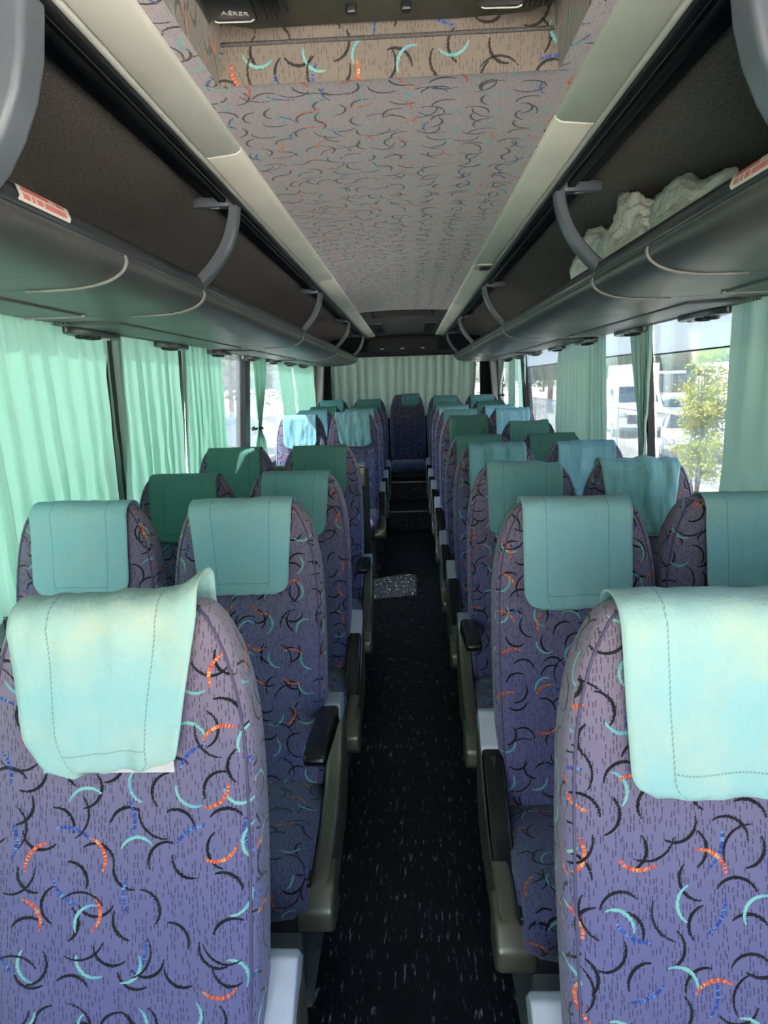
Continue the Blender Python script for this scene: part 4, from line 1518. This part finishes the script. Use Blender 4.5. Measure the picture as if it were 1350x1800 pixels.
def vehicle(name, kind, loc, rz, paint, label, cat, group='parked vehicles in the yard'):
    r = tag(empty(name, (loc[0], loc[1], GZ), rz), label, cat, group)
    if kind == 'van':
        W2 = 0.98
        body = [(-2.75, 0.32), (-2.78, 1.2), (-2.72, 2.25), (-2.6, 2.42), (0.9, 2.46), (1.35, 2.36), (1.62, 2.16), (2.10, 1.42), (2.62, 1.16), (2.76, 0.85), (2.76, 0.36)]
        ob('body', taper(prism(body, 'x', -W2, W2, 0.07, 'body', M[paint], 3), 1.3, 2.46, 0.90), r)
        quads = [('windscreen', [(-0.80, 2.08, 1.47), (0.80, 2.08, 1.47), (0.72, 1.66, 2.12), (-0.72, 1.66, 2.12)], (0, 0.012, 0.012))]
        for s in (-1, 1):
            quads.append(('side_window', [(s * 0.965, 1.95, 1.45), (s * 0.965, 0.85, 1.45), (s * 0.93, 0.85, 2.02), (s * 0.925, 1.60, 2.02)], (s * 0.02, 0, 0)))
        wheels, wr_, fy, ry = [1.85, -1.75], 0.34, 2.77, -2.79
        grille = (0.55, 2.765, 0.62, 0.98)
    else:
        W2 = 0.88
        body = [(-2.15, 0.28), (-2.22, 0.55), (-2.16, 0.92), (-1.95, 0.98), (-1.3, 1.0), (0.9, 0.97), (1.6, 0.88), (2.02, 0.74), (2.16, 0.55), (2.15, 0.28)]
        ob('body', prism(body, 'x', -W2, W2, 0.08, 'body', M[paint], 3), r)
        cab = [(-1.72, 0.95), (-1.12, 1.36), (-0.5, 1.45), (0.1, 1.43), (0.42, 1.34), (1.12, 0.93)]
        ob('cabin', taper(prism(cab, 'x', -W2 + 0.04, W2 - 0.04, 0.05, 'cabin', M[paint], 3), 0.95, 1.45, 0.78), r)
        quads = [('windscreen', [(-0.74, 1.06, 0.98), (0.74, 1.06, 0.98), (0.62, 0.47, 1.325), (-0.62, 0.47, 1.325)], (0, 0.02, 0.02)),
                 ('rear_screen', [(0.72, -1.66, 1.0), (-0.72, -1.66, 1.0), (-0.60, -1.14, 1.34), (0.60, -1.14, 1.34)], (0, -0.02, 0.02))]
        for s in (-1, 1):
            quads.append(('side_window', [(s * 0.83, 0.85, 1.0), (s * 0.83, -1.35, 1.0), (s * 0.70, -0.95, 1.33), (s * 0.70, 0.35, 1.33)], (s * 0.02, 0, 0.01)))
        wheels, wr_, fy, ry = [1.35, -1.35], 0.31, 2.16, -2.2
        grille = (0.45, 2.15, 0.42, 0.58)
    for nm, q, off in quads:
        b = MB()
        p0 = [Vector(p) + Vector(off) for p in q]
        p1 = [p - Vector(off) * 2.0 for p in p0]
        b.add(p0 + p1, [(0, 1, 2, 3), (7, 6, 5, 4), (0, 4, 5, 1), (1, 5, 6, 2), (2, 6, 7, 3), (3, 7, 4, 0)])
        b.obj(nm, M['carglass'], r)
    for s in (-1, 1):
        for wy in wheels:
            b = MB()
            rings = []
            for (xx, rr) in ((0, wr_ * 0.9), (0.02, wr_), (0.18, wr_), (0.2, wr_ * 0.9)):
                rings.append([(s * (W2 - 0.19 + xx), wy + rr * cos(2 * pi * k / 20), wr_ + rr * sin(2 * pi * k / 20)) for k in range(20)])
            b.loft(rings)
            w = b.obj('wheel', M['tyre'], r, True, angle=40)
            b = MB()
            b.loft([[(s * (W2 + 0.012 + q * 0.01), wy + rr * cos(2 * pi * k / 14), wr_ + rr * sin(2 * pi * k / 14)) for k in range(14)] for q, rr in ((0, wr_ * 0.62), (1, wr_ * 0.5))])
            b.obj('hub', M['paint_silver'], w)
        zc = 1.0 if kind == 'van' else 0.66
        ob('headlamp', rbox(s * (W2 - 0.22) - 0.16, s * (W2 - 0.22) + 0.16, fy - 0.12, fy + 0.015, zc - 0.09, zc + 0.09, 0.04, 'headlamp', M['lamp']), r)
        ob('tail_lamp', rbox(s * (W2 - 0.16) - 0.12, s * (W2 - 0.16) + 0.12, ry - 0.015, ry + 0.06, zc - 0.02, zc + 0.16, 0.03, 'tail_lamp', M['tail']), r)
        ob('door_mirror', rbox(s * (W2 + 0.09) - 0.07, s * (W2 + 0.09) + 0.07, 0.75 if kind != 'van' else 1.75, 0.87 if kind != 'van' else 1.87, 1.0 if kind != 'van' else 1.5, 1.13 if kind != 'van' else 1.75, 0.03, 'door_mirror', M[paint]), r)
    g = grille
    ob('grille', rbox(-g[0], g[0], g[1] - 0.05, g[1] + 0.012, g[2], g[3], 0.02, 'grille', M['tyre']), r)
    ob('bumper', rbox(-W2 + 0.05, W2 - 0.05, fy - 0.2, fy + 0.04, 0.30, 0.46, 0.05, 'bumper', M['container']), r)
    return r


def taper(me, z0, z1, k):
    for q in me.vertices:
        if q.co.z > z0:
            q.co.x *= lerp(1, k, min(1, (q.co.z - z0) / (z1 - z0)))
    return me


vehicle('van', 'van', (9.9, 31.5), pi - 0.12, 'paint_white', 'white van parked behind the fence, its windscreen facing the coach', 'van')
vehicle('car', 'car', (8.9, 22.0), pi - 0.35, 'paint_white', 'white car right behind the small tree, bonnet towards the coach', 'car')
vehicle('car', 'car', (17.0, 40.0), -2.0, 'paint_silver', 'silver saloon car parked broadside far behind the tree crown', 'car')
vehicle('car', 'car', (13.0, 36.0), pi - 0.1, 'paint_silver', 'silver car parked beside the white van', 'car')
vehicle('car', 'car', (-7.2, 28.0), 0.35, 'paint_dark', 'dark blue car seen through the bare strip of window', 'car')


def trailer(loc, rz, L, label):
    r = tag(empty('truck_trailer', (loc[0], loc[1], GZ), rz), label, 'trailer', 'truck trailers across the yard')
    ob('box_body', rbox(-1.25, 1.25, -L / 2, L / 2, 1.15, 4.0, 0.05, 'box_body', M['trailer']), r)
    n = int(L / 1.2)
    me = rbox(-0.03, 0.03, -0.04, 0.04, 1.2, 3.95, 0.01, 'side_rib', M['trailer'], 1)
    for s in (-1, 1):
        for k in range(n):
            ob('side_rib', me, r, (s * 1.27, -L / 2 + 0.6 + k * 1.2, 0))
        ob('side_skirt', rbox(s * 1.2 - 0.03, s * 1.2 + 0.03, -L / 2 + 3.5, L / 2 - 2.5, 0.55, 1.12, 0.01, 'side_skirt', M['container']), r)
        for wy in (-L / 2 + 1.2, -L / 2 + 2.3, -L / 2 + 3.4):
            b = MB()
            b.loft([[(s * (0.95 + xx), wy + rr * cos(2 * pi * k / 18), 0.5 + rr * sin(2 * pi * k / 18)) for k in range(18)] for xx, rr in ((0, 0.46), (0.03, 0.5), (0.27, 0.5), (0.3, 0.42))])
            b.obj('wheel', M['tyre'], r, True, angle=40)
        ob('landing_leg', rbox(s * 0.8 - 0.08, s * 0.8 + 0.08, L / 2 - 2.6, L / 2 - 2.4, 0.0, 1.15, 0.02, 'landing_leg', M['container']), r)
    return r


trailer((30.5, 96.0), 0.05, 12, 'pale box trailer far away behind the white van')
trailer((45.5, 97.0), 0.30, 13, 'pale box trailer far away behind the small tree')
sh = tag(empty('storage_container', (37.5, 100, GZ), 0.1), 'dark grey storage container with white roof across the yard', 'container')
ob('container_body', rbox(-2.6, 2.6, -1.3, 1.3, 0.1, 2.6, 0.04, 'container_body', M['container']), sh)
ob('white_roof', rbox(-2.7, 1.2, -1.4, 1.4, 2.6, 3.0, 0.1, 'white_roof', M['paint_white']), sh)
me = rbox(-0.06, 0.06, -1.36, -1.28, 0.15, 2.55, 0.02, 'rib', M['container'], 1)
for k in range(12):
    ob('rib', me, sh, (-2.3 + k * 0.42, 0, 0))


# ---- trees
def leaf_mat(name, a, b2, tr):
    m, t = newmat(name)
    g = t.new('ShaderNodeNewGeometry')
    n = t.noise(g.outputs['Position'], 3.0, 3)
    d = t.new('ShaderNodeBsdfDiffuse')
    t.put(d.inputs[0], t.mix(n, lin(*a), lin(*b2)))
    tl = t.new('ShaderNodeBsdfTranslucent')
    tl.inputs[0].default_value = lin(*tr)
    mx = t.new('ShaderNodeMixShader')
    mx.inputs[0].default_value = 0.4
    t.l.new(d.outputs[0], mx.inputs[1]); t.l.new(tl.outputs[0], mx.inputs[2])
    t.l.new(mx.outputs[0], t.out.inputs[0])
    return m


M['leaf_young'] = leaf_mat('yellow green leaves', (196, 190, 104), (150, 160, 84), (205, 200, 100))
M['leaf_far'] = leaf_mat('dark green leaves', (50, 58, 50), (70, 77, 62), (42, 52, 36))
M['bark'] = plain('grey brown bark', (110, 96, 84), 0.9, 0.1, var=0.2)


def leaves(b, c, n, spread, size, r):
    for _ in range(n):
        p = Vector((r.gauss(0, spread[0]), r.gauss(0, spread[1]), r.gauss(0, spread[2]))) + c
        d = Vector((r.uniform(-1, 1), r.uniform(-1, 1), r.uniform(-0.6, 0.6))).normalized()
        u = d.cross(Vector((r.uniform(-1, 1), r.uniform(-1, 1), r.uniform(-1, 1)))).normalized()
        s = size * r.uniform(0.6, 1.3)
        b.add([p - d * s, p + u * s * 0.42, p + d * s, p - u * s * 0.42], [(0, 1, 2, 3)])


def young_tree(loc, h, seed, label):
    r = random.Random(seed)
    o = tag(empty('young_tree', (loc[0], loc[1], GZ)), label, 'tree')
    tb = MB(); lb = MB()
    for k in range(4):
        a = r.uniform(0, 6.28)
        top = Vector((cos(a) * 0.32 * r.uniform(0.3, 1), sin(a) * 0.32 * r.uniform(0.3, 1), h * r.uniform(0.8, 1.0)))
        st = Vector((cos(a) * 0.06, sin(a) * 0.06, 0))
        pts = [st + (top - st) * q + Vector((r.uniform(-.05, .05), r.uniform(-.05, .05), 0)) for q in (0, .2, .4, .6, .8, 1)]
        tb.tube(pts, [0.026, 0.022, 0.018, 0.013, 0.009, 0.004], 6)
        for q in range(16):
            t = r.uniform(0.18, 1.0)
            i = min(int(t * 5), 4)
            p = pts[i].lerp(pts[i + 1], t * 5 - i)
            an = r.uniform(0, 6.28)
            ln = 0.52 * (1.15 - abs(t - 0.5)) * r.uniform(0.5, 1.0)
            e = p + Vector((cos(an) * ln, sin(an) * ln, r.uniform(0.0, 0.35)))
            tb.tube([p, p.lerp(e, 0.5) + Vector((0, 0, 0.03)), e], [0.006, 0.004, 0.002], 4)
            for w in (0.45, 0.7, 1.0):
                leaves(lb, p.lerp(e, w), 26, (0.095, 0.095, 0.085), 0.046, r)
    tb.obj('trunk', M['bark'], o, True)
    lb.obj('crown', M['leaf_young'], o)


young_tree((5.75, 13.9), 3.15, 3, 'small yellow green tree in front of the fence')


def far_tree(loc, h, rad, seed, label):
    r = random.Random(seed)
    o = tag(empty('tree', (loc[0], loc[1], GZ)), label, 'tree', 'trees around the yard')
    tb = MB(); lb = MB()
    tb.tube([(0, 0, 0), (0.1, 0, h * 0.3), (0, 0.1, h * 0.7)], [0.22, 0.18, 0.08], 8)
    for k in range(34):
        a, q = r.uniform(0, 6.28), r.uniform(0.18, 1.0)
        rr = rad * sqrt(max(0.05, 1 - ((q - 0.55) / 0.5) ** 2)) * r.uniform(0.35, 1.0)
        c = Vector((cos(a) * rr, sin(a) * rr, h * q))
        tb.tube([(0, 0, h * q * 0.7), c], [0.05, 0.015], 4)
        leaves(lb, c, 42, (rad * 0.2, rad * 0.2, h * 0.055), 0.24, r)
    tb.obj('trunk', M['bark'], o, True)
    lb.obj('crown', M['leaf_far'], o)


TL = [((33, 128), 5.6, 3.2, 'dark green tree above the pale trailer behind the van'), ((40, 132), 6.0, 3.2, 'dark green tree behind the grey storage container'),
      ((47, 136), 5.8, 3.2, 'dark green tree just left of the far trailer end'), ((56, 125), 5.4, 4.2, 'dark green tree behind the far trailer'),
      ((26, 135), 5.9, 4.5, 'dark green tree at the edge of the view beside the van'), ((10.5, 52), 10, 3.6, 'tall tree seen through the hazy window strip by the dark pillar'),
      ((8, 62), 11, 4.0, 'tall tree far behind the knotted curtain'), ((-13.5, 52), 9.5, 3.8, 'tree seen through the bare strip of window on the curtained side'),
      ((-9.5, 58), 8.5, 3.4, 'tree glimpsed through the window above the fifth row'), ((-20, 56), 9.0, 4.0, 'tree standing behind the closed curtains')]
for k, (p, h, rad, lb_) in enumerate(TL):
    far_tree(p, h, rad, 50 + k, lb_)


# ---- chain-link fence
def fence(x, ya, yb, h, label):
    o = tag(empty('chain_link_fence', (x, ya, GZ)), label, 'fence')
    L = yb - ya
    pm = MB(); pm.tube([(0, 0, 0), (0, 0, h + 0.05)], 0.03, 8)
    pme = pm.mesh('post', M['container'], True)
    n = int(L / 3)
    for k in range(n + 1):
        ob('post', pme, o, (0, k * 3.0, 0))
    b = MB(); b.tube([(0, 0, h), (0, L, h)], 0.02, 6)
    b.obj('top_rail', M['container'], o, True)
    b = MB()
    st = 0.085
    k = -h
    while k < L:
        for d in (1, -1):
            y0, y1 = (k, k + h)
            z0, z1 = (0, h) if d > 0 else (h, 0)
            if y0 < 0: z0 = z0 + d * (-y0); y0 = 0
            if y1 > L: z1 = z1 - d * (y1 - L); y1 = L
            w = 0.0035
            b.add([(-w, y0, z0), (w, y0, z0 + w), (w, y1, z1 + w), (-w, y1, z1)], [(0, 1, 2, 3)])
            b.add([(0, y0, z0 - w), (0, y0, z0 + w), (0, y1, z1 + w), (0, y1, z1 - w)], [(0, 1, 2, 3)])
        k += st
    w_ = b.obj('wire_mesh', M['container'], o)
    w_['kind'] = 'stuff'


fence(6.9, 5.0, 41.0, 1.55, 'chain-link fence between the coach and the parked cars')
fence(-5.2, 9.0, 36.0, 1.5, 'chain-link fence beyond the curtained windows')
